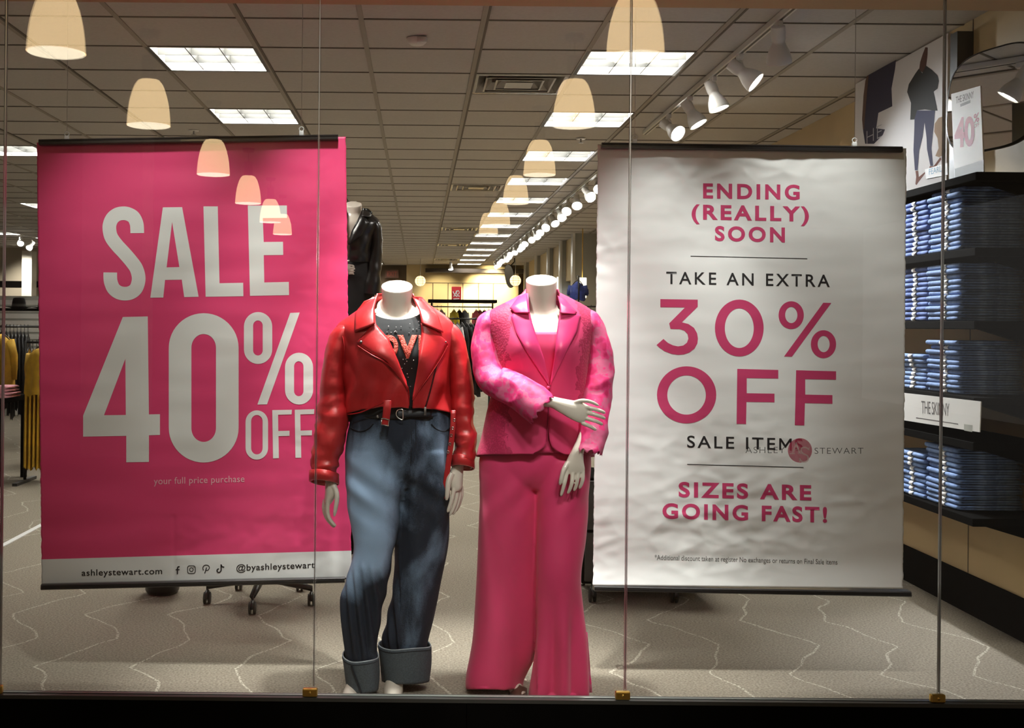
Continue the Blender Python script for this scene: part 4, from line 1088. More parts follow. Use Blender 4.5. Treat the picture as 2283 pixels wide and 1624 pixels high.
for x, y in ((1016, 937), (1012, 955), (1009, 971), (1006, 990), (1002, 1008)):
    c = W1(x - 3, y, .082); n = 10
    tube(bm, [c + Vector((.0045 * math.cos(2 * math.pi * q / n), 0, .0045 * math.sin(2 * math.pi * q / n))) for q in range(n + 1)], .0014, 6, False)
obj('eyelet', bm, MAT['chrome'], ja)

# ---------------------------------------------------------------- pink suit
f2 = Fig(4.32); W2 = f2.W
m2 = thing('mannequin', 'headless cream mannequin in hot pink lace-sleeved suit holding its arm', 'mannequin', (W2(1205, 900).x, f2.Yc, 0), 'dressed window mannequins')
bustB = (1210, 778, 44, 36, 46, .034)
bod = Torso(f2, [(624, 1172, 1242, .058, .058, 2, 12), (648, 1173, 1241, .058, .058, 2, 11), (678, 1174, 1240, .058, .058, 2, 15), (688, 1170, 1245, .060, .062, 2, 16), (699, 1156, 1262, .068, .068, 2.1, 14), (714, 1134, 1284, .080, .076, 2.2, 9), (735, 1110, 1306, .092, .09, 2.3, 2), (775, 1106, 1308, .104, .095, 2.4, 0), (860, 1112, 1302, .108, .095, 2.4, 0), (930, 1100, 1306, .11, .1, 2.4, 0)], bustB[:5] + (.024,))
bm = NB(); bod.mesh(bm, 624, 930, 60)
limb(bm, f2, [(1084, 714, 0, 22, .045), (1082, 780, .02, 23, .045), (1091, 832, .06, 24, .045), (1125, 862, .13, 21, .038), (1170, 882, .19, 18, .033), (1212, 893, .228, 14.5, .026), (1232, 897, .236, 13, .022), (1256, 906, .244, 17, .017), (1280, 915, .25, 21.5, .016), (1298, 922, .25, 22.5, .014), (1309, 927, .248, 18, .011)], 50, 22)
finger(bm, f2, [(1280, 899, .252), (1298, 893.5, .262), (1318, 896.5, .264), (1335, 905, .258)], 5.0, 3.3)
for p in ([(1300, 907, .251), (1324, 912, .260), (1340, 917, .257), (1349, 921.5, .244)], [(1304, 919.5, .252), (1328, 925.5, .261), (1342, 930.5, .256), (1349, 934, .243)], [(1302, 932, .251), (1325, 938.5, .258), (1337, 943.5, .252), (1343, 947, .240)], [(1297, 943, .248), (1313, 950, .252), (1323, 955.5, .247), (1329, 959, .236)]):
    finger(bm, f2, p, 4.7, 3.5)
limb(bm, f2, [(1320, 714, 0, 22, .045), (1332, 780, .0, 23, .045), (1335, 850, .03, 22, .04), (1325, 920, .085, 19, .035), (1304, 975, .13, 15, .028), (1290, 1002, .15, 13, .022), (1284, 1022, .155, 17.5, .018), (1281, 1042, .157, 23, .016), (1282, 1056, .156, 22, .013)], 46, 22)
for p in ([(1264, 1050, .160), (1260, 1072, .166), (1255, 1091, .164), (1250.5, 1107, .158)], [(1277, 1052, .162), (1275, 1076, .169), (1271, 1090, .166), (1265.5, 1101, .158)], [(1289, 1052, .160), (1287, 1072, .166), (1284, 1085, .163), (1279, 1095, .156)], [(1299, 1050, .155), (1299, 1068, .160), (1296, 1080, .157), (1291, 1090, .150)]):
    finger(bm, f2, p, 5.0, 3.6)
finger(bm, f2, [(1266, 1032, .162), (1257, 1048, .172), (1252, 1065, .174), (1248, 1082, .170)], 6.0, 4.0)
limb(bm, f2, [(1120, 1480, -.02, 22, .04), (1140, 1520, -.02, 16, .034), (1152, 1540, -.0, 16, .05), (1158, 1552, .02, 17, .06)], 14, 18)
limb(bm, f2, [(1246, 1480, .04, 22, .04), (1246, 1530, .04, 17, .036), (1244, 1550, .07, 18, .06)], 14, 18)
obj('body', remeshed(bm, .0025, 1), MAT['skin'], m2)
bm = NB(); limb(bm, f2, [(1164, 1530, -.02, 12, .05), (1158, 1545, .0, 19, .07), (1157, 1556, .02, 22, .08)], 8, 18); obj('shoe', bm, M('brown shoe', (.10, .05, .035), .4), m2)

cam_ = Torso(f2, [(741, 1112, 1304, .112, .1, 2.4), (775, 1104, 1310, .118, .1, 2.4), (860, 1110, 1304, .124, .1, 2.4), (1010, 1086, 1312, .128, .11, 2.4)], bustB[:5] + (.03,))
bm = NB(); cam_.mesh(bm, 741, 1010, 40, 80, False); o = obj('camisole', bm, MAT['pink_suit'], m2); solid(o, .003, 0)
# trousers
tp = Torso(f2, [(985, 1090, 1310, .11, .11, 2.4), (1017, 1070, 1318, .118, .12, 2.4), (1050, 1068, 1317, .112, .135, 2.4), (1075, 1070, 1314, .095, .12, 2.4), (1092, 1078, 1308, .07, .1, 2.2)])
bm = NB(); tp.mesh(bm, 985, 1092, 16, 48)
limb(bm, f2, [(1134, 1030, -.005, 64, .112), (1134, 1117, -.015, 65, .112), (1132, 1220, -.03, 67, .112), (1129, 1310, -.04, 69, .115), (1126, 1413, -.045, 72, .12), (1119, 1465, -.045, 72, .12), (1109, 1500, -.045, 68, .12), (1104, 1520, -.045, 65, .12), (1103, 1537, -.045, 63.5, .12), (1103, 1538, -.045, 63.5, .12)], 56, 44, True, 2.1, level=True)
limb(bm, f2, [(1257, 1030, .005, 60, .112), (1255, 1117, .02, 58, .105), (1252, 1200, .035, 55, .098), (1246, 1280, .055, 50, .092), (1247, 1354, .045, 52, .09), (1251, 1420, .045, 54, .098), (1248, 1500, .045, 63, .108), (1246, 1540, .045, 68, .112), (1246, 1555, .045, 69, .112)], 56, 44, True, 2.1, level=True)
bm = remeshed(bm, .0062, 3)
xk = W2(1197, 1200).x; zk2 = W2(0, 1285).z; zc2 = W2(0, 1090).z
def trfold(c):
    a = .004 * math.exp(-((c.z - zc2) / .09) ** 2) * math.sin((c.x - xk) * 50 - c.z * 40)
    low = max(0.0, min(1.0, (zk2 - c.z) / .2))
    if c.x > xk: a += low * .017 * math.cos((c.x - W2(1246, 1400).x) * 2 * math.pi / .085)
    else: a += max(0.0, min(1, (zc2 - c.z) / .5)) * .009 * math.sin((c.x - xk) * 42 + .6)
    return a + .0035 * nz(c, (5, 5, 5), 1)
displace(bm, trfold, .3)
tr = obj('trousers', bm, MAT['pink_suit'], m2)
bm = NB()
# lace godet at the outer hem
for s in range(1):
    rows = []
    for t in np.linspace(0, 1, 10):
        rows.append([bm.verts.new(W2(1300 + 5 * t + (9 + 6 * t) * u, 1410 + 135 * t, .07 - .05 * u + .012 * math.sin(u * 9 + t * 5))) for u in np.linspace(-.3, 1, 8)])
    for j in range(9):
        for i in range(7): bm.faces.new((rows[j][i], rows[j + 1][i], rows[j + 1][i + 1], rows[j][i + 1]))
o = obj('lace_insert', bm, MAT['lace'], tr); solid(o, .002, 0)
# blazer
bz = Torso(f2, [(655, 1166, 1250, .048, .08, 2.2), (672, 1134, 1284, .072, .09, 2.2), (688, 1102, 1312, .090, .10, 2.2), (704, 1083, 1328, .105, .105, 2.2), (725, 1081, 1332, .120, .11, 2.2), (770, 1094, 1322, .138, .112, 2.3), (830, 1102, 1314, .146, .112, 2.3), (880, 1096, 1312, .146, .115, 2.3), (930, 1084, 1314, .15, .12, 2.3), (980, 1073, 1318, .152, .125, 2.3), (1015, 1064, 1322, .152, .132, 2.3, -5)], bustB)
def gL(y): return float(np.interp(y, [655, 698, 722, 744, 800, 840, 862, 975, 990, 1000, 1008, 1016], [1178, 1181, 1187, 1193, 1212, 1222, 1225, 1219.5, 1218, 1213, 1204, 1190]))
def gR(y): return float(np.interp(y, [655, 698, 722, 744, 800, 840, 862, 950, 985, 1000, 1009, 1018], [1247, 1248, 1244, 1241, 1236, 1229, 1226, 1221, 1226, 1231, 1240, 1256]))
bm = NB(); loft(bm, [bz.open_ring(y, gL(y), gR(y), 110) for y in list(np.linspace(655, 980, 56)) + list(np.linspace(984, 1018, 14))], False)
displace(bm, lambda c: .003 * nz(c, (7, 7, 7), 3) + .005 * math.sin(c.x * 55) * max(0, 1 - (c.z - W2(0, 1015).z) / .2))
bmesh.ops.recalc_face_normals(bm, faces=bm.faces)
bl = obj('blazer', bm, MAT['blazer'], m2); solid(bl, .004, 0)
bd = lambda x, y: max(bz.depth(x, y), .02)
patch('lapel', f2, bd, [(1181, 698), (1187, 722), (1194, 746), (1213, 800), (1225, 860)], [(1147, 697), (1139, 707), (1150, 742), (1172, 782), (1225, 861)], MAT['pink_satin'], bl, (.005, .009, .006), 9, 7, .004)
patch('lapel', f2, bd, [(1248, 698), (1244, 722), (1241, 746), (1236, 800), (1227, 858)], [(1282, 700), (1295, 703), (1287, 740), (1266, 778), (1227, 859)], MAT['pink_satin'], bl, (.005, .009, .006), 9, 7, .004)
patch('collar', f2, bd, [(1172, 646, -.02), (1177, 672, .004), (1181, 699, .007)], [(1160, 658), (1137, 688), (1147, 698)], MAT['pink_satin'], bl, (.014, .018, .010), 9, 8, .004)
patch('collar', f2, bd, [(1243, 660, -.02), (1248, 678, .004), (1249, 699, .007)], [(1259, 668), (1286, 697), (1283, 701)], MAT['pink_satin'], bl, (.014, .018, .010), 9, 8, .004)
bm = NB(); rows = []
for py, sc in ((645, .93), (655, 1.0), (672, 1.1)):
    rows.append([bm.verts.new(W2(1208 + 39 * sc * math.cos(t), py, .075 * sc * math.sin(t) - .005)) for t in np.linspace(math.pi * .95, math.pi * 2.05, 30)])
for j in range(2):
    for i in range(29): bm.faces.new((rows[j][i], rows[j + 1][i], rows[j + 1][i + 1], rows[j][i + 1]))
o = obj('collar_stand', bm, MAT['pink_suit'], bl); solid(o, .004, 0)
line('front_edge', f2, bd, [(1225, 862), (1223, 910), (1221, 955), (1219, 985)], .002, MAT['dark_pink'], bl, .003)
bm = NB(); a = W2(1222, 865, bd(1222, 865) + .010); tube(bm, [a, a + Vector((0, -.004, 0))], .007, 16); obj('button', bm, MAT['pink_satin'], bl)
def lfold(seed):
    return lambda c: ridges(c, .007, (7, 7, 10), seed, 1.4) + .0012 * nz(c, (30, 30, 30), seed)
def lace_sleeve(keys, seed, tilt, fringe):
    bm = NB(); vs = limb(bm, f2, keys, 84, 120, False, 2.2, tilt)
    bmesh.ops.recalc_face_normals(bm, faces=bm.faces); displace(bm, lfold(seed))
    # scalloped, ragged hem
    k = spl(keys, 84); dx, dy = k[-1][0] - k[-4][0], k[-1][1] - k[-4][1]; L = math.hypot(dx, dy)
    for r, am in ((-1, 1.0), (-2, .5)):
        for j, v in enumerate(vs[r]):
            q = fringe * am * (.5 + .5 * math.sin(j * .62 + seed) + .5 * noise.noise(Vector((j * .8, seed, 0)))) * f2.k
            v.co += Vector((dx / L * q, 0, -dy / L * q))
    o = obj('sleeve', bm, MAT['lace'], bl); return solid(o, .0018, 0)
lace_sleeve([(1104, 698, -.01, 8, .04), (1088, 714, 0, 20, .058), (1080, 755, .015, 27, .068), (1084, 808, .04, 30, .072), (1098, 844, .085, 34, .072), (1122, 858, .125, 37, .072), (1152, 872, .175, 38, .068), (1184, 894, .215, 41, .066), (1205, 911, .235, 41, .066)], 2.0, 0, 7)
lace_sleeve([(1300, 697, -.01, 8, .04), (1319, 713, 0, 20, .058), (1331, 750, 0, 25, .068), (1337, 805, .01, 31, .072), (1333, 870, .04, 32, .07), (1325, 930, .08, 32, .068), (1320, 975, .11, 33, .066), (1315, 1003, .13, 31, .064)], 6.0, 0, 8)

# ---------------------------------------------------------------- black leather figure on a plinth further in
f3 = Fig(7.2); W3 = f3.W
m3 = thing('mannequin', 'headless cream mannequin in black leather jacket behind the pink banner', 'mannequin', (W3(788, 700).x, f3.Yc, .62), 'dressed window mannequins')
bod = Torso(f3, [(455, 769, 807, .055, .055, 2, 7), (465, 769.5, 806.5, .055, .055, 2, 4), (476, 769, 807, .056, .056, 2, 3), (484, 758, 818, .075, .07, 2.1, 4), (500, 744, 834, .095, .09, 2.3, 0), (580, 750, 826, .10, .09, 2.3, 0), (625, 744, 834, .11, .11, 2.3, 0), (700, 746, 832, .11, .11, 2.3, 0)])
bm = NB(); bod.mesh(bm, 455, 700, 40, 40)
limb(bm, f3, [(832, 505, 0, 10, .04), (835, 580, .0, 10, .04), (820, 630, .05, 8, .03), (812, 655, .07, 7, .024), (806, 668, .08, 8.5, .018), (801, 682, .085, 8, .015)], 24, 16)
for q in range(4): finger(bm, f3, [(805 - q * 0 + (q - 1.5) * 3, 680, .085), (800 + (q - 1.5) * 3, 694, .088), (796 + (q - 1.5) * 2.6, 705 - abs(q - 1.5) * 2, .085)], 2.6, 1.8)
finger(bm, f3, [(800, 664, .09), (795, 676, .10), (793, 688, .10)], 2.8, 2.0)
limb(bm, f3, [(742, 510, 0, 10, .04), (735, 560, .0, 10, .04), (752, 592, .10, 8, .03), (768, 597, .13, 8, .022), (778, 600, .135, 10, .016)], 22, 16)
for q in range(4): finger(bm, f3, [(776, 591 + q * 6.5, .137), (785, 592 + q * 6.2, .14), (793 - abs(q - 1.3) * 1.6, 594 + q * 6, .13)], 2.7, 1.8)
finger(bm, f3, [(768, 590, .14), (774, 583, .15), (780, 581, .15)], 2.8, 2.0)
obj('body', remeshed(bm, .0055, 1), MAT['skin'], m3)
j3 = Torso(f3, [(470, 772, 818, .05, .08, 2.2), (482, 752, 832, .09, .1, 2.2), (496, 742, 843, .11, .11, 2.2), (530, 747, 834, .13, .11, 2.3), (570, 751, 828, .13, .11, 2.3), (588, 751, 828, .12, .11, 2.3, -4)])
bm = NB(); loft(bm, [j3.open_ring(y, float(np.interp(y, [470, 520, 590], [774, 771, 768])), float(np.interp(y, [470, 490, 520, 590], [806, 797, 782, 776])), 70) for y in np.linspace(470, 588, 34)], False)
displace(bm, lambda c: ridges(c, .010, (6, 6, 6), 3)); bmesh.ops.recalc_face_normals(bm, faces=bm.faces)
j3o = obj('jacket', bm, MAT['black_leather'], m3); solid(j3o, .005, 0)
for keys, sd in (([(824, 487, 0, 9, .06), (836, 505, 0, 14, .07), (838, 545, 0, 14, .07), (833, 585, .02, 17, .07), (829, 625, .05, 19, .065), (825, 656, .06, 21, .06)], 3.0), ([(760, 487, 0, 9, .06), (744, 505, 0, 14, .07), (737, 545, 0, 15, .07), (745, 578, .06, 15, .06), (758, 592, .10, 14, .05)], 5.0)):
    bm = NB(); limb(bm, f3, keys, 40, 28, False, 2.2); bmesh.ops.recalc_face_normals(bm, faces=bm.faces)
    displace(bm, lambda c: ridges(c, .007, (5, 5, 11), sd)); o = obj('sleeve', bm, MAT['black_leather'], j3o); solid(o, .004, 0)
j3d = lambda x, y: max(j3.depth(x, y), .02)
patch('lapel', f3, j3d, [(806, 480), (797, 495), (784, 517), (777, 545)], [(812, 482), (822, 498), (806, 524), (778, 546)], MAT['black_leather'], j3o, (.006, .02, .008), 8, 6, .006)
patch('collar', f3, j3d, [(808, 464, -.02), (808, 474), (806, 482)], [(820, 466), (830, 474), (826, 484)], MAT['black_leather'], j3o, (.016, .03, .014), 8, 6, .006)
bm = NB()
for a, b_ in (((742, 508), (0, 0)),): pass
bm.free()
tp3 = Torso(f3, [(574, 752, 826, .11, .1, 2.3), (620, 744, 836, .125, .12, 2.3), (680, 744, 834, .125, .12, 2.3), (900, 750, 828, .12, .11, 2.4), (994, 752, 826, .11, .11, 2.4)])
bm = NB(); tp3.mesh(bm, 574, 984, 20, 40); displace(bm, lambda c: .006 * nz(c, (6, 6, 2))); obj('trousers', bm, MAT['black_cloth'], m3)
bm = NB(); b0 = ABS[m3.name]; box(bm, (b0.x - .26, f3.Yc - .26, .0), (b0.x + .24, f3.Yc + .3, .62)); bevel(bm, .006)
o = obj('display_plinth', bm, MAT['black_paint'], None, False); recentre(o); tag(o, 'black box plinth under the black leather mannequin behind the pink banner', 'plinth')
# ================================================================ SHOP FITTINGS ON THE RIGHT WALL
XF = 2.36
boards = [(2.055, 'top'), (1.733, 'second'), (1.42, 'third'), (1.093, 'fourth'), (.902, 'fifth'), (.579, 'lowest')]
for z, nm in boards:
    t = thing('wall_shelf', '%s long black wall shelf of the jeans display' % nm, 'shelf', (XF, 4.92, z - .035), 'black wall shelves of the jeans display')
    bm = NB(); box(bm, (XF, 4.92, z - .035), (RW, 6.95, z)); bevel(bm, .003); obj('shelf_board', bm, MAT['black_paint'], t, False)
    for y in (5.0, 6.85):
        bm = NB(); vs = [bm.verts.new(p) for p in ((RW, y, z - .035), (XF + .05, y, z - .035), (RW, y, z - .12))]; f = bm.faces.new(vs)
        r = bmesh.ops.extrude_face_region(bm, geom=[f]); bmesh.ops.translate(bm, verts=[v for v in r['geom'] if isinstance(v, bmesh.types.BMVert)], vec=(0, .012, 0))
        bmesh.ops.recalc_face_normals(bm, faces=bm.faces); obj('bracket', bm, MAT['black_paint'], t, False)
def jean_mesh(seed, t, mat):
    """a pair of folded jeans, fold towards -x; u-shaped layers seen at the ends"""
    L = .285; Wd = .315; r = t / 2; g = .0012; prof = []
    for k in range(9):
        a = math.pi / 2 + math.pi * k / 8; prof.append((r + r * math.cos(a), r + (r - .0008) * math.sin(a)))
    for x in np.linspace(r + .02, L, 7): prof.append((x, .0008 + .001 * math.sin(x * 60 + seed)))
    prof.append((L, r - g))
    for x in np.linspace(L, r + .01, 6)[1:]: prof.append((x, r - g))
    for x in np.linspace(r + .01, L - .008 * (seed % 3), 6): prof.append((x, r + g))
    for x in np.linspace(L - .008 * (seed % 3), r + .02, 7): prof.append((x, t - .0008 + .001 * math.sin(x * 50 + seed * 2)))
    bm = NB(); rings = []
    for y in [0, .003, .008, .016, .03, .07, .12, .16, .2, .245, .285, .299, .307, .312, .315]:
        e = min(y, Wd - y); sq = 1 - .16 * math.exp(-e / .006)
        rings.append([Vector((x + .006 * noise.noise(Vector((y * 9, seed, x * 8))) + .008 * math.exp(-e / .010), y, max(.0004, min(t - .0004, r + (z - r) * sq + .0030 * noise.noise(Vector((x * 11, seed * 1.7, y * 4))) * min(1, x / .05))))) for x, z in prof])
    loft(bm, rings, True, True, True); bmesh.ops.recalc_face_normals(bm, faces=bm.faces)
    return bm
stacks = [(1, 'back', 11, 2.0, 0), (1, 'front', 12, 2.02, 0), (2, 'back', 11, 1.68, 0), (2, 'front', 11, 1.68, 0), (3, 'back', 8, 1.264, 0), (3, 'front', 11, 1.334, 0), (5, 'back', 9, .793, 0), (5, 'front', 12, .856, 0)]
shelfname = {1: 'second', 2: 'third', 3: 'fourth', 5: 'lowest'}
protos = {}
rj = random.Random(11)
for si, (b_, which, n, ztop, _) in enumerate(stacks):
    z0 = boards[b_][0] + .0006; th = (ztop - z0) / n
    for k in range(n):
        y = (5.125 if which == 'front' else 5.46) + rj.uniform(-.008, .008); x = 2.385 + rj.uniform(-.007, .007) - (.012 if k > n - 3 else 0) * rj.random()
        fromtop = n - k
        lab = '%s pair from the top of the %s jeans stack on the %s black shelf' % (ORD[fromtop - 1], 'nearer' if which == 'front' else 'farther', shelfname[b_])
        key = (si, k % 3)
        loc = (x, y, z0 + k * th)
        if key not in protos:
            t = thing('folded_jeans', lab, 'jeans', loc, 'folded blue jeans on the wall shelves')
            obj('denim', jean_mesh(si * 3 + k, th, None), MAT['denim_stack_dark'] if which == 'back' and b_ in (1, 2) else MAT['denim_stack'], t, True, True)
            bm = NB(); rows = []; r = th / 2
            for q in range(11):
                a = math.pi * .35 + math.pi * 1.3 * q / 10
                rows.append([bm.verts.new((r + (r + .0012) * math.cos(a) - .0035, yy, r + (r - .0011) * math.sin(a))) for yy in (.105, .145)])
            for q in range(10): bm.faces.new((rows[q][0], rows[q + 1][0], rows[q + 1][1], rows[q][1]))
            o = obj('size_sticker', bm, MAT['sticker'], t, True, True); solid(o, .0005, 0); o['label'] = 'white size strip'
            protos[key] = t
        else:
            t = dup(protos[key], loc, lab)
        t.rotation_euler = (0, 0, rj.uniform(-.03, .03))

def PXp(px, py, X):
    u = px - PX; v = PY - py
    p = u * CR - v * SR; q = u * SR + v * CR
    Y = X * F / p
    return Vector((X, Y, HC + q / F * Y))
Z5 = lambda pl: T(pl, 1850, 40, 4.06)
def side_print(name, bm, X, mat, parent, label=None):
    for v in bm.verts: v.co = PXp(v.co.x, v.co.y, X)
    bm.normal_update()
    for f in bm.faces:
        if f.normal.x > 0: f.normal_flip()
    o = obj(name, bm, mat, parent, False)
    if label: o['label'] = label
    return o
# ---- fashion poster
po = thing('wall_poster', 'tall fashion poster of a person in black jacket and dark skinny trousers', 'poster', (RW - .02, 6.5, 2.06))
ya, yb_ = PXp(1908, 200, RW - .02).y, PXp(2113, 200, RW - .02).y
bm = NB(); box(bm, (RW - .022, yb_, 2.058), (RW - .001, ya, CZ - .012)); obj('poster_sheet', bm, M('poster paper', (.66, .62, .60), .6), po, False)
pc = lambda n, c: M(n, c, .7, spec=.15)
XP = RW - .0225
side_print('printed_figure', polys_bm([Z5([(338, 520), (600, 380), (590, 470), (558, 640), (566, 800), (440, 860), (420, 1000), (500, 1010), (480, 1060), (400, 1140), (320, 1140), (300, 1010), (292, 920), (305, 700), (322, 570)])]), XP, pc('printed navy', (.035, .030, .055)), po)
side_print('printed_figure', polys_bm([Z5([(322, 570), (338, 520), (352, 522), (335, 700), (318, 900), (312, 1010), (300, 1010), (292, 920), (305, 700)])]), XP - .0004, pc('printed brown', (.12, .06, .04)), po)
side_print('printed_skin', polys_bm([Z5([(865, 265), (887, 268), (885, 330), (872, 440), (845, 500), (808, 470), (818, 400), (840, 330)])]), XP, pc('printed skin', (.10, .045, .035)), po)
side_print('printed_jacket', polys_bm([Z5([(805, 460), (838, 500), (870, 432), (925, 470), (975, 520), (988, 570), (975, 640), (940, 668), (975, 840), (925, 838), (860, 830), (790, 838), (765, 920), (728, 922), (735, 770), (700, 670), (715, 600), (770, 510)])]), XP - .0004, pc('printed black', (.025, .024, .022)), po)
side_print('printed_trousers', polys_bm([Z5([(768, 838), (952, 838), (945, 930), (930, 1080), (920, 1180), (935, 1340), (910, 1340), (880, 1190), (875, 1080), (858, 950), (840, 1080), (810, 1200), (795, 1380), (770, 1380), (757, 1200), (765, 1000)])]), XP - .0002, pc('printed indigo', (.035, .035, .10)), po)
side_print('printed_shoes', merge([polys_bm([Z5([(775, 1384), (800, 1384), (806, 1440), (862, 1395), (862, 1408), (800, 1490), (785, 1514), (775, 1505), (782, 1440)])]), polys_bm([Z5([(905, 1342), (938, 1342), (950, 1330), (1000, 1260), (1010, 1280), (960, 1350), (900, 1362)])])]), XP - .0003, pc('printed russet', (.20, .07, .045)), po)
side_print('printed_figure', polys_bm([Z5([(948, 960), (985, 905), (1030, 890), (1040, 1235), (990, 1262), (955, 1250), (985, 1180), (975, 1090), (945, 1030)])]), XP, pc('printed tan', (.42, .28, .17)), po)
side_print('lettering', text_px('HE', 1932, 322, 1966, 306, 30, -.02, 1.1), XP - .0008, pc('printed pale grey', (.45, .42, .42)), po, 'pale grey letters HE')
cd = thing('shelf_card', 'small white card with pale blue letters FEARLE below the poster', 'card', PXp(2090, 395, RW - .0275))
side_print('card_sheet', polys_bm([Z5([(860, 1372), (1062, 1312), (1066, 1420), (872, 1458)])]), RW - .0275, MAT['sticker'], cd)
side_print('lettering', text_px('FEARLE', 2071, 390, 2104, 381, 13, .0, 1.0), RW - .0285, pc('pale blue print', (.35, .62, .80)), cd, 'pale blue word FEARLE')
for o in cd.children:
    if o.name.startswith('card_sheet'): solid(o, .003, -1)
# ---- 40 percent sign on the top shelf
sg = thing('shelf_sign', 'upright white THE SKINNY 40% OFF sign standing on the top black shelf', 'sign', PXp(2160, 383, 2.40))
o = side_print('sign_panel', polys_bm([Z5([(1098, 690), (1362, 614), (1392, 1393), (1130, 1458)])]), 2.40, MAT['sticker'], sg); solid(o, .006, -1)
side_print('lettering', text_px('THE SKINNY', 2131, 231, 2171, 218, 14.5, .015, 1.0), 2.3995, MAT['print_grey'], sg, 'dark grey words THE SKINNY')
side_print('sign_bar', polys_bm([Z5([(1180, 782), (1272, 742), (1274, 768), (1182, 806)])]), 2.3995, MAT['print_grey'], sg)
side_print('lettering', text_px('40', 2128, 327, 2172.5, 322, 60, .035, .96), 2.3995, MAT['print_pink'], sg, 'pink number 40')
side_print('lettering', text_px('%', 2171, 275, 2183, 270, 19, .02, 1.0), 2.3995, MAT['print_pink'], sg, 'pink percent sign')
side_print('lettering', text_px('OFF', 2171.5, 286, 2183, 281.5, 8.5, .0, 1.0), 2.3995, MAT['print_pink'], sg, 'pink word OFF')
side_print('sign_foot', polys_bm([Z5([(1130, 1368), (1392, 1284), (1392, 1390), (1130, 1455)])]), 2.3993, MAT['dark_grey'], sg)
# ---- long strip sign along the shelf front
Z8 = lambda pl: T(pl, 1900, 380, 1.982)
st = thing('shelf_strip_sign', 'long white THE SKINNY strip sign along the front of the fifth black shelf', 'sign', PXp(2180, 960, 2.352))
o = side_print('strip_panel', polys_bm([Z8([(120, 972), (568, 1022), (563, 1158), (120, 1088)])]), 2.352, M('off white card', (.72, .70, .66), .5), st); solid(o, .004, -1)
side_print('lettering', text_px('THE SKINNY', 2054, 922, 2116.5, 928.5, 28, -.004, .9), 2.3515, MAT['print_grey'], st, 'tall dark words THE SKINNY')
side_print('rule_line', polys_bm([Z8([(282, 1092), (468, 1120), (468, 1124), (282, 1096)])]), 2.3516, MAT['print_grey'], st)
side_print('price_tab', polys_bm([Z8([(494, 1122), (532, 1127), (530, 1157), (494, 1150)])]), 2.3516, MAT['grey_panel'], st)
bm = NB(); box(bm, (RW - .08, 5.665, 2.056), (RW, 5.74, CZ - .06)); struct('trim_4', bm, MAT['dark_grey'])

# ---- tilted mirrors on wall brackets
def tilt_mirror(c, n, wd, ht, wallx, label, e=3.2, hung=False):
    c = Vector(c); n = Vector(n).normalized(); side = n.cross(Vector((0, 0, 1))).normalized(); up = side.cross(n).normalized()
    t = thing('tilted_mirror', label, 'mirror', c, 'tilted mirrors on wall brackets')
    def outline(s, off):
        r = []
        for k in range(64):
            a = 2 * math.pi * k / 64; x = abs(math.cos(a)) ** (2 / e) * (1 if math.cos(a) >= 0 else -1) * wd * s; y = abs(math.sin(a)) ** (2 / e) * (1 if math.sin(a) >= 0 else -1) * ht * s
            r.append(c + side * x + up * y + n * off)
        return r
    bm = NB(); loft(bm, [outline(.96, -.02), outline(1.0, -.012), outline(1.0, .004), outline(.97, .006)], True, True, False); obj('mirror_frame', bm, MAT['black_plastic'], t)
    bm = NB(); bm.faces.new([bm.verts.new(p) for p in outline(.975, .005)]); bmesh.ops.recalc_face_normals(bm, faces=bm.faces); obj('mirror_glass', bm, MAT['mirror'], t, False)
    bm = NB(); b0 = c + up * ht * .75 - n * .02; tube(bm, [b0, b0 - n * .05, Vector((wallx, b0.y + .03, b0.z + .06))] if not hung else [b0, b0 + Vector((.12, 0, .12)), Vector((b0.x + .12, b0.y, CZ + .012))], .012, 8); obj('wall_bracket', bm, MAT['black_plastic'], t)
    return t
tilt_mirror((2.585, 5.24, 2.43), (-.955, -.28, .06), .285, .235, RW, 'large tilted mirror on a black bracket beside the 40% OFF shelf sign')
tilt_mirror(P(1136, 616, 26.0), (-.66, -.72, -.2), .13, .27, 2.9, 'dark tilted mirror high up behind the pink suited mannequin', 2.2, True)

# ================================================================ FAR RIGHT WALL
for k, y in enumerate((18.9, 20.6, 22.6, 25.0, 27.6)):
    bm = NB(); box(bm, (2.50, y, 0), (2.92, y + .28, CZ)); struct('pillar_%d' % (k + 1), bm, MAT['grey_panel'])
    bm = NB(); box(bm, (2.49, y - .012, 0), (2.53, y + .0, CZ)); struct('pillar_%d_edge' % (k + 1), bm, MAT['white_metal'])
for k, (y0, y1) in enumerate(((19.2, 20.6), (20.9, 22.6), (22.9, 25.0), (25.3, 27.6))):
    bm = NB(); box(bm, (2.60, y0, 2.18), (2.9, y1, CZ)); struct('bulkhead_%d' % (k + 1), bm, MAT['back_wall'])
    bm = NB(); box(bm, (2.84, y0, 1.55), (2.895, y1, 2.18)); struct('wall_recess_%d' % (k + 1), bm, MAT['dark_grey'])
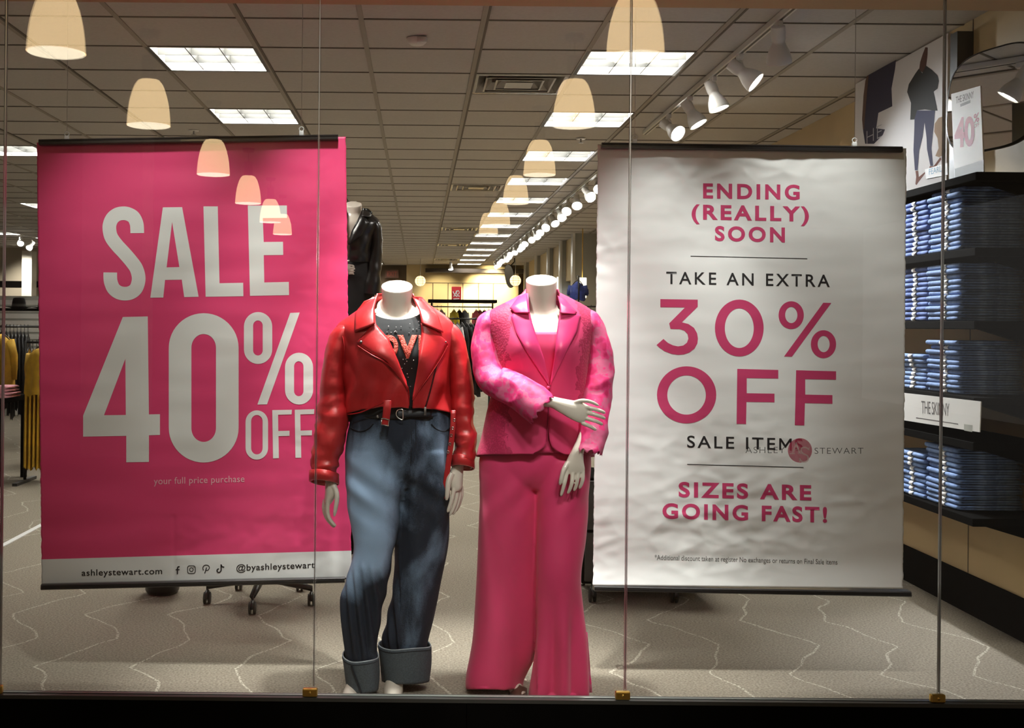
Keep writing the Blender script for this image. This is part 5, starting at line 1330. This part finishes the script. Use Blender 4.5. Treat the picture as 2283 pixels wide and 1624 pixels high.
# ---- back wall alcove
x0, x1 = P(948, 640, 29.3).x, 2.5
bm = NB(); box(bm, (x0, 29.3, 0), (x1, 29.6, 2.70)); wb2 = struct('wall_back_panel', bm, MAT['back_wall'])
bm = NB()
for px in (965, 999, 1032, 1067, 1100): xx = P(px, 640, 29.3).x; box(bm, (xx - .012, 29.29, .8), (xx + .012, 29.301, 2.45))
box(bm, (x0, 29.29, 2.44), (x1, 29.301, 2.46)); struct('wall_seam', bm, MAT['brown_wall'], wb2)
bm = NB(); box(bm, (x0, 28.9, 2.70), (2.6, 29.6, 2.80)); struct('beam', bm, M('dark beam', (.04, .028, .018), .6))
bm = NB(); box(bm, (P(906, 640, 29.2).x, 29.2, 0), (x0, 29.6, CZ)); struct('pillar_6', bm, MAT['back_wall'])
bm = NB(); box(bm, (x0, 29.2, 2.80), (2.9, 29.6, CZ)); struct('bulkhead_6', bm, MAT['back_wall'])
spot('back_wall_light', (1.85, 28.4, 2.75), (1.8, 29.3, 2.3), 190, 80, .8, .06, (1, .86, .55))
spot('back_wall_light', (1.25, 28.3, 2.75), (1.25, 29.3, 1.7), 150, 60, .8, .06, (1, .86, .55))
spot('back_wall_light', (.5, 28.2, 2.75), (.5, 29.3, 1.9), 60, 70, .8, .06, (1, .86, .55))

# ---- globe and cylinder lamps
MAT['globe'] = M('lit paper globe', (.9, .8, .6), .6, emit=(1.0, .78, .44), es=.9)
MAT['cyl'] = M('lit white cylinder shade', (.9, .9, .8), .5, emit=(1.0, .93, .72), es=1.1)
def globe(px, py, Y, r, label):
    c = P(px, py, Y); t = thing('globe_lamp', label, 'lamp', c, 'hanging globe lamps at the back of the shop')
    bm = NB(); bmesh.ops.create_uvsphere(bm, u_segments=32, v_segments=16, radius=r); bmesh.ops.translate(bm, verts=bm.verts, vec=c); obj('lamp_globe', bm, MAT['globe'], t)
    bm = NB()
    for a in (0, 60, 120):
        tube(bm, [c + Vector((r * 1.01 * math.cos(q) * math.cos(R(a)), r * 1.01 * math.cos(q) * math.sin(R(a)), r * 1.01 * math.sin(q))) for q in np.linspace(0, 2 * math.pi, 33)], r * .025, 6, False)
    for z in (-.45, 0, .45):
        rr = r * math.sqrt(1 - z * z) * 1.01; tube(bm, [c + Vector((rr * math.cos(q), rr * math.sin(q), z * r)) for q in np.linspace(0, 2 * math.pi, 33)], r * .025, 6, False)
    obj('cage', bm, M('tan cage', (.35, .24, .10), .6), t)
    bm = NB(); tube(bm, [c + Vector((0, 0, r)), Vector((c.x, c.y, CZ))], .006, 6); obj('cord', bm, MAT['steel'], t)
globe(937, 627, 26.5, .122, 'round caged globe lamp above the red jacketed mannequin')
globe(1149, 626, 24.5, .118, 'round caged globe lamp close behind the neck of the pink suited mannequin')
def cyl(px, py, Y, r, h, label):
    c = P(px, py, Y); t = thing('cylinder_lamp', label, 'lamp', c, 'white cylinder lamps near the far pillars')
    bm = NB(); lathe(bm, [(r * .96, -h / 2), (r, -h / 2 + .01), (r, h / 2 - .01), (r * .96, h / 2)], c, 28, True); obj('lamp_shade', bm, MAT['cyl'], t)
    bm = NB(); tube(bm, [c + Vector((0, 0, h / 2)), Vector((c.x, c.y, CZ))], .008, 6); obj('lamp_stem', bm, MAT['brass'], t)
    bm = NB(); lathe(bm, [(r * .5, -h / 2 - .03), (r * .6, -h / 2)], c, 20, True); obj('lamp_cap', bm, MAT['brass'], t)
cyl(1298, 642, 18.0, .066, .315, 'tall white cylinder lamp beside the white banner edge')
cyl(1250, 640, 21.0, .075, .36, 'white cylinder lamp half behind the pink suited neck')

# ================================================================ CLOTHES RACKS
def garment(loc, w_, h_, th, mat, label, group, rot=0.0, cat='blouse', pleats=5, sleeves=True, seed=0, name='hanging_blouse'):
    t = thing(name, label, cat, loc, group, rot)
    bm = NB(); rings = []
    for z, ww, tt in ((-.035, .10, .5), (-.05, .30, .8), (-.085, .72, 1), (-.14, .92, 1), (-.4 * h_, .94, 1.1), (-.7 * h_, 1.0, 1.25), (-h_, 1.05, 1.35)):
        r = []
        for k in range(36):
            a = 2 * math.pi * k / 36; f = min(1, -z / h_ * 1.2)
            r.append(Vector((th * tt * math.sin(a) * (1 + .30 * f * math.sin(pleats * a + seed)), w_ / 2 * ww * math.cos(a), z + (.012 * math.sin(4 * a + seed) if z <= -h_ + .001 else 0))))
        rings.append(r)
    loft(bm, rings, True, True, False); obj('garment_body', bm, mat, t, True, True)
    if sleeves:
        for s in (-1, 1):
            bm = NB(); tube(bm, [(0, s * w_ * .38, -.09), (.01, s * w_ * .50, -.22), (.012, s * w_ * .52, -.55 * h_), (.014, s * w_ * .50, -.78 * h_)], [.05, .05, .042, .036], 12, True, min(.6, th * 20), (1, 0, 0)); obj('sleeve', bm, mat, t, True, True)
    bm = NB(); tube(bm, [(0, -w_ * .36, -.085), (0, -.03, -.03), (0, 0, -.02), (0, .03, -.03), (0, w_ * .36, -.085)], .006, 6)
    tube(bm, [(0, 0, -.02), (0, .008, -.008), (0, .018, .010), (0, .0205, .025), (0, .0145, .0395), (0, 0, .0455), (0, -.0145, .0395), (0, -.0195, .025)], .0028, 6); obj('hanger', bm, MAT['black_plastic'], t, True, True)
    return t
def rack(x0, x1, y, z, label, top=False):
    t = thing('clothing_rack', label, 'clothes rack', ((x0 + x1) / 2, y, 0), 'metal clothes racks')
    bm = NB(); tube(bm, [(x0, y, z), (x1, y, z)], .010, 12); obj('hang_rail', bm, MAT['black_plastic'], t)
    for x in (x0, x1):
        bm = NB(); tube(bm, [(x, y, .02), (x, y, z + .01)], .013, 10); obj('post', bm, MAT['black_plastic'], t)
        bm = NB(); box(bm, (x - .02, y - .25, 0), (x + .02, y + .25, .025)); obj('foot', bm, MAT['black_plastic'], t, False)
    if top:
        bm = NB(); box(bm, (x0 - .06, y - .3, z + .07), (x1 + .06, y + .3, z + .12)); obj('top_board', bm, MAT['black_paint'], t, False)
        for x in (x0, x1):
            bm = NB(); tube(bm, [(x, y, z), (x, y, z + .075)], .013, 8); obj('top_post', bm, MAT['black_plastic'], t)
    return t
# left: black tops and mustard skirts
rack(-4.6, -3.22, 10.7, 1.33, 'black metal rack of black and mustard clothes beyond the pink banner edge')
gb = 'black tops on the rack beyond the pink banner'
for k in range(7):
    x = P(14 + k * 8, 760, 10.7).x; garment((x, 10.7, 1.305), .40, .74 + .04 * (k % 3), .0075, MAT['black_cloth'], '%s black hanging top along the rack beyond the pink banner' % ORD[k], gb, .25, 'blouse', 5, True, k)
gb = 'mustard skirts on the low rack beyond the pink banner'
rack(P(58, 770, 9.9).x, P(170, 770, 9.9).x, 9.9, 1.20, 'low black rack of long mustard skirts half hidden by the pink banner')
for k in range(6):
    x = P(64 + k * 9, 760, 9.9).x; garment((x, 9.9, 1.175), .34, 1.03 + .015 * (k % 2), .017, MAT['yellow_cloth'], '%s long pleated mustard skirt on the low rack by the pink banner' % ORD[k], gb, .2, 'skirt', 9, False, k, 'hanging_skirt')
garment((P(88, 770, 9.55).x, 9.55, 1.19), .34, .42, .05, MAT['yellow_cloth'], 'mustard cropped cardigan hung in front of the long mustard skirts', 'mustard cardigans', .9, 'cardigan', 4, True, 3, 'hanging_cardigan')
garment((P(4, 770, 10.2).x, 10.2, 1.30), .34, .55, .05, MAT['yellow_cloth'], 'mustard cardigan at the picture edge above the table of pink tops', 'mustard cardigans', .9, 'cardigan', 4, True, 5, 'hanging_cardigan')
# table with folded pink tops
tx0, tx1 = P(-150, 890, 9.9).x, P(31, 890, 9.9).x
t = thing('display_table', 'dark display table carrying folded pink tops', 'table', ((tx0 + tx1) / 2, 9.9, 0))
bm = NB(); box(bm, (tx0, 9.55, .69), (tx1, 10.3, .735)); bevel(bm, .004); obj('table_top', bm, MAT['black_paint'], t, False)
for x in (tx0 + .03, tx1 - .03):
    for y in (9.6, 10.25):
        bm = NB(); box(bm, (x - .022, y - .022, 0), (x + .022, y + .022, .69)); obj('leg', bm, MAT['black_paint'], t, False)
for k in range(4):
    bm = NB(); r = bmesh.ops.create_cube(bm, size=1)
    bmesh.ops.subdivide_edges(bm, edges=bm.edges[:], cuts=5, use_grid_fill=True)
    c = Vector((P(6, 880, 9.75).x, 9.78, .735 + .0125 + k * .0255))
    for v in bm.verts: v.co = Vector((v.co.x * (.20 - .01 * k), v.co.y * .26, v.co.z * .024 * (1 - .6 * (v.co.x * 2) ** 4))) + c + Vector((.006 * math.sin(k * 2), 0, (.0008) * noise.noise(Vector((v.co.x * 5, v.co.y * 5, k)))))
    o = obj('folded_sweater', bm, MAT['pink_cloth'], None); recentre(o)
    tag(o, '%s folded pink top from the bottom of the pile on the dark table' % ORD[k], 'sweater', 'folded pink tops on the table')
# hats on a ledge
yh = 14.0; zl = P(50, 688, yh).z
t = thing('hat_ledge', 'black shelf rack carrying two dark brimmed hats', 'shelf', (P(50, 688, yh).x, yh, 0))
bm = NB(); box(bm, (P(-60, 688, yh).x, yh - .2, zl - .03), (P(150, 688, yh).x, yh + .2, zl)); obj('ledge_board', bm, MAT['black_paint'], t, False)
for px in (-50, 140):
    bm = NB(); x = P(px, 688, yh).x; box(bm, (x - .02, yh - .18, 0), (x + .02, yh + .18, zl - .03)); obj('ledge_side', bm, MAT['black_paint'], t, False)
for k, (px, s) in enumerate(((42, .86), (97, .70))):
    c = Vector((P(px, 688, yh).x, yh, zl + .001)); t = thing('brimmed_hat', ('dark felt hat with tall crown on the black ledge by the window corner', 'smaller dark hat at the banner edge beside the tall crowned hat')[k], 'hat', c, 'hats on the ledge')
    bm = NB(); lathe(bm, [(.0, .15 * s), (.05 * s, .152 * s), (.078 * s, .14 * s), (.088 * s, .10 * s), (.098 * s, .03 * s)], c, 28); obj('crown', bm, MAT['black_cloth'], t)
    bm = NB(); lathe(bm, [(.096 * s, .03 * s), (.13 * s, .016 * s), (.19 * s, .024 * s), (.19 * s, .02 * s), (.13 * s, .01 * s), (.096 * s, .0)], c, 32); obj('brim', bm, MAT['black_cloth'], t)
    bm = NB(); lathe(bm, [(.099 * s, .03 * s), (.094 * s, .062 * s)], c, 28); obj('hat_band', bm, MAT['dark_grey'], t)
# slatwall and rear partition
xa, xb = P(-60, 700, 17).x, P(180, 700, 17).x
t = thing('slatwall', 'grey slatted display panel behind the hats', 'display panel', ((xa + xb) / 2, 17, 0))
bm = NB(); box(bm, (xa, 17.0, 0), (xb, 17.08, 1.75)); obj('panel_board', bm, MAT['grey_panel'], t, False)
bm = NB()
for k in range(16): box(bm, (xa, 16.985, .12 + k * .1), (xb, 17.0, .19 + k * .1))
obj('slats', bm, MAT['white_metal'], t, False)
bm = NB(); box(bm, (-13, 24.0, 0), (-5.2, 24.2, CZ)); struct('wall_partition', bm, M('grey cream paint', (.56, .50, .42), .7))
bm = NB(); za = P(40, 641, 24).z; box(bm, (-13, 23.98, za), (-5.2, 24.0, za + .13)); struct('trim_6', bm, MAT['black_paint'])
bm = NB(); xx = P(63, 640, 23.5).x; box(bm, (xx - .10, 23.4, 0), (xx + .10, 23.7, CZ - .1)); struct('pillar_7', bm, MAT['white_metal'])
TX = P(46, 593, 20).x + .0; head(20.0, (.2, -.7, -.6), 'bright white spotlight above the hats at the picture edge')
TX = P(62, 597, 21).x; head(21.2, (-.2, -.7, -.6), 'second bright white spotlight above the hats by the pink banner')
TX = P(1005, 600, 27).x; head(27.0, (.0, -.3, -.9), 'single white spotlight before the yellow back wall')
spot('partition_light', (-8, 22.8, 2.7), (-8, 24, 1.7), 60, 80, .8, .06, (1, .92, .75))
# middle: display rack with coloured tops, black rack before it
rack(P(962, 680, 20).x, P(1098, 680, 20).x, 20.0, 1.70, 'dark display rack of coloured tops before the yellow back wall', True)
cols = [('black_cloth', 962), ('white_cloth', 984), ('coral_cloth', 975), ('yellow_cloth', 1012), ('black_cloth', 1024), ('white_cloth', 1036), ('coral_cloth', 1062), ('coral_cloth', 1070), ('blue_cloth', 1080), ('black_cloth', 1090)]
cname = {'black_cloth': 'black', 'white_cloth': 'white', 'coral_cloth': 'coral', 'yellow_cloth': 'yellow', 'blue_cloth': 'blue'}
cols.sort(key=lambda c: c[1]); seen = {}
for k, (m, px) in enumerate(cols):
    seen[m] = seen.get(m, 0) + 1; mm = MAT[m] if m != 'yellow_cloth' else MAT.setdefault('bright_yellow', M('bright yellow cloth', (.80, .62, .03), .7))
    garment((P(px, 690, 20).x, 20.0 + .0, 1.675), .42, .62, (.014 if m != 'coral_cloth' else .010), mm, '%s %s top hanging on the display rack below the yellow wall' % (ORD[seen[m] - 1], cname[m]), 'tops on the display rack', .3, 'blouse', 4, True, k)
rack(P(972, 715, 14).x, P(1092, 715, 14).x, 14.0, 1.46, 'black rail of dark clothes between the two window mannequins')
for k in range(11):
    px = 980 + k * 10; grey = k == 4
    garment((P(px, 715, 14).x, 14.0, 1.435), .44, .80 + .05 * (k % 3), .0125, MAT['black_cloth'] if not grey else MAT['white_cloth'], ('%s black top on the dark rail between the two window mannequins' % ORD[k]) if not grey else 'pale grey top among black ones on the rail between the window mannequins', 'tops on the dark rail', .25, 'blouse', 5, True, k)
# red counter sign on the display rack
c = P(1017, 672, 20); t = thing('counter_sign', 'small red sign with white brush lettering on top of the display rack', 'sign', (c.x, 19.9, 1.80))
bm = NB(); box(bm, (c.x - .082, 19.89, 1.801), (c.x + .082, 19.90, 2.045)); obj('sign_panel', bm, M('red sign', (.70, .035, .05), .5), t, False)
bs = [stroke([(1010, 650), (1014, 657), (1018, 648)], 2, 12), stroke([(1017, 654), (1021, 648), (1024, 653), (1020, 657), (1017, 654)], 1.8, 20), stroke([(1011, 661), (1015, 659), (1019, 662)], 2.2, 10), stroke([(1019, 659), (1025, 661)], 2.2, 4), stroke([(1011, 667), (1024, 666)], 2, 4)]
bm = merge([polys_bm([p]) for p in bs]); flat_print(bm, lambda x, y: P(x, y, 19.885)); obj('lettering', bm, MAT['sticker'], t, False)
# exit sign on the dark wall
c = P(874, 611, 29.5); t = thing('exit_sign', 'dim red EXIT sign on the brown back wall', 'sign', c)
bm = NB(); box(bm, c + Vector((-.17, -.02, -.10)), c + Vector((.17, .08, .10))); obj('sign_box', bm, M('brown sign box', (.20, .10, .07), .6), t, False)
bm = text_px('EXIT', 863, 616, 885, 616, 10, .02, 1.1); flat_print(bm, lambda x, y: P(x, y, 29.47)); obj('lettering', bm, M('red letters', (.36, .10, .07), .5, emit=(.8, .08, .05), es=.03), t, False)
# denim jacket and short black rail by the far pillars
t = rack(P(1262, 680, 15).x, P(1390, 680, 15).x, 15.0, 1.64, 'short black rail below the blue jacket beside the white banner')
bm = NB(); xj_ = P(1288, 622, 15.1).x; tube(bm, [(xj_, 15.0, 1.64), (xj_, 15.0, 2.035), (xj_, 15.12, 2.035)], .010, 8); obj('display_arm', bm, MAT['black_plastic'], t)
for k in range(6):
    garment((P(1270 + k * 12, 690, 15).x, 15.0, 1.615), .40, .6, .016, MAT['black_cloth'] if k % 3 else MAT['coral_cloth'], ('%s dark top on the short rail beside the white banner' % ORD[k]) if k % 3 else ('%s coral top on the short rail beside the white banner' % ORD[k // 3]), 'tops on the short rail', .2, 'blouse', 4, True, k)
garment((P(1288, 627, 15.1).x, 15.1, P(1288, 622, 15.1).z), .20, .28, .06, MAT['blue_cloth'], 'blue denim jacket hung above the short black rail beside the white banner', 'blue jackets', 1.2, 'jacket', 3, True, 2, 'hanging_jacket')

# ================================================================ THINGS BEHIND THE BANNERS
def caster(c, r, parent):
    c = Vector(c); bm = NB(); tube(bm, [c + Vector((-.016, 0, r)), c + Vector((-.006, 0, r))], r, 20); tube(bm, [c + Vector((.006, 0, r)), c + Vector((.016, 0, r))], r, 20); w_ = obj('caster', bm, MAT['rubber'], parent)
    bm = NB(); n = 10; tube(bm, [c + Vector((0, r * 1.12 * math.cos(math.pi * q / n), r + r * 1.12 * math.sin(math.pi * q / n))) for q in range(n + 1)], .010, 8); tube(bm, [c + Vector((0, 0, 2.1 * r)), c + Vector((0, 0, 2.1 * r + .03))], .006, 8); obj('caster_hood', bm, MAT['black_plastic'], w_)
c0 = Vector((-.77, 5.76, 0))
t = thing('swivel_stool', 'black wheeled swivel stool showing its casters below the pink banner', 'stool', c0)
for k in range(5):
    a = R(-92 + 72 * k); e = c0 + Vector((.27 * math.cos(a), .27 * math.sin(a), 0)); caster(e, .029, t)
    bm = NB(); tube(bm, [c0 + Vector((0, 0, .12)), e + Vector((0, 0, .085))], [.024, .014], 10); obj('base_arm', bm, MAT['black_plastic'], t)
bm = NB(); tube(bm, [c0 + Vector((0, 0, .09)), c0 + Vector((0, 0, .46))], [.032, .022], 14); obj('column', bm, MAT['black_plastic'], t)
bm = NB(); lathe(bm, [(0, .46), (.19, .46), (.205, .48), (.205, .52), (.18, .545), (0, .55)], c0, 32); obj('seat', bm, MAT['black_leather'], t)
c0 = Vector((P(362, 1325, 5.9).x, 5.9, 0)); t = thing('waste_bin', 'black rounded bin just below the pink banner left of the wheeled stool', 'bin', c0)
bm = NB(); lathe(bm, [(.0, .004), (.075, .004), (.085, .02), (.10, .40), (.103, .405), (.097, .40), (.082, .02), (0, .012)], c0, 28); obj('bin_body', bm, MAT['black_plastic'], t)
bm = NB(); n = 28; tube(bm, [c0 + Vector((.101 * math.cos(2 * math.pi * q / n), .101 * math.sin(2 * math.pi * q / n), .402)) for q in range(n + 1)], .005, 8, False); obj('bin_rim', bm, MAT['rubber'], t)
xa, xb = P(1299, 1250, 5.8).x, P(1575, 1250, 5.8).x
t = thing('rolling_cabinet', 'black rolling cabinet showing behind the white banner lower edge', 'cabinet', ((xa + xb) / 2, 6.0, 0))
bm = NB(); box(bm, (xa, 5.82, .085), (xb, 6.25, .62)); bevel(bm, .004); obj('cabinet_body', bm, MAT['black_paint'], t, False)
for k in range(2):
    bm = NB(); box(bm, (xa + .012, 5.805, .10 + .26 * k), (xb - .012, 5.82, .345 + .26 * k)); bevel(bm, .003); d_ = obj('drawer', bm, MAT['dark_grey'], t, False)
    bm = NB(); zz = .29 + .26 * k; xm_ = (xa + xb) / 2; tube(bm, [(xm_ - .08, 5.805, zz), (xm_ - .08, 5.785, zz), (xm_ + .08, 5.785, zz), (xm_ + .08, 5.805, zz)], .005, 8); obj('handle', bm, MAT['steel'], d_)
for x in (xa + .05, xb - .16):
    for y in (5.80, 6.18): caster((x, y, 0), .034, t)
bm = NB(); box(bm, (-2.56, 6.6, 0), (-2.525, 9.2, .006)); struct('trim_5', bm, MAT['sticker'])
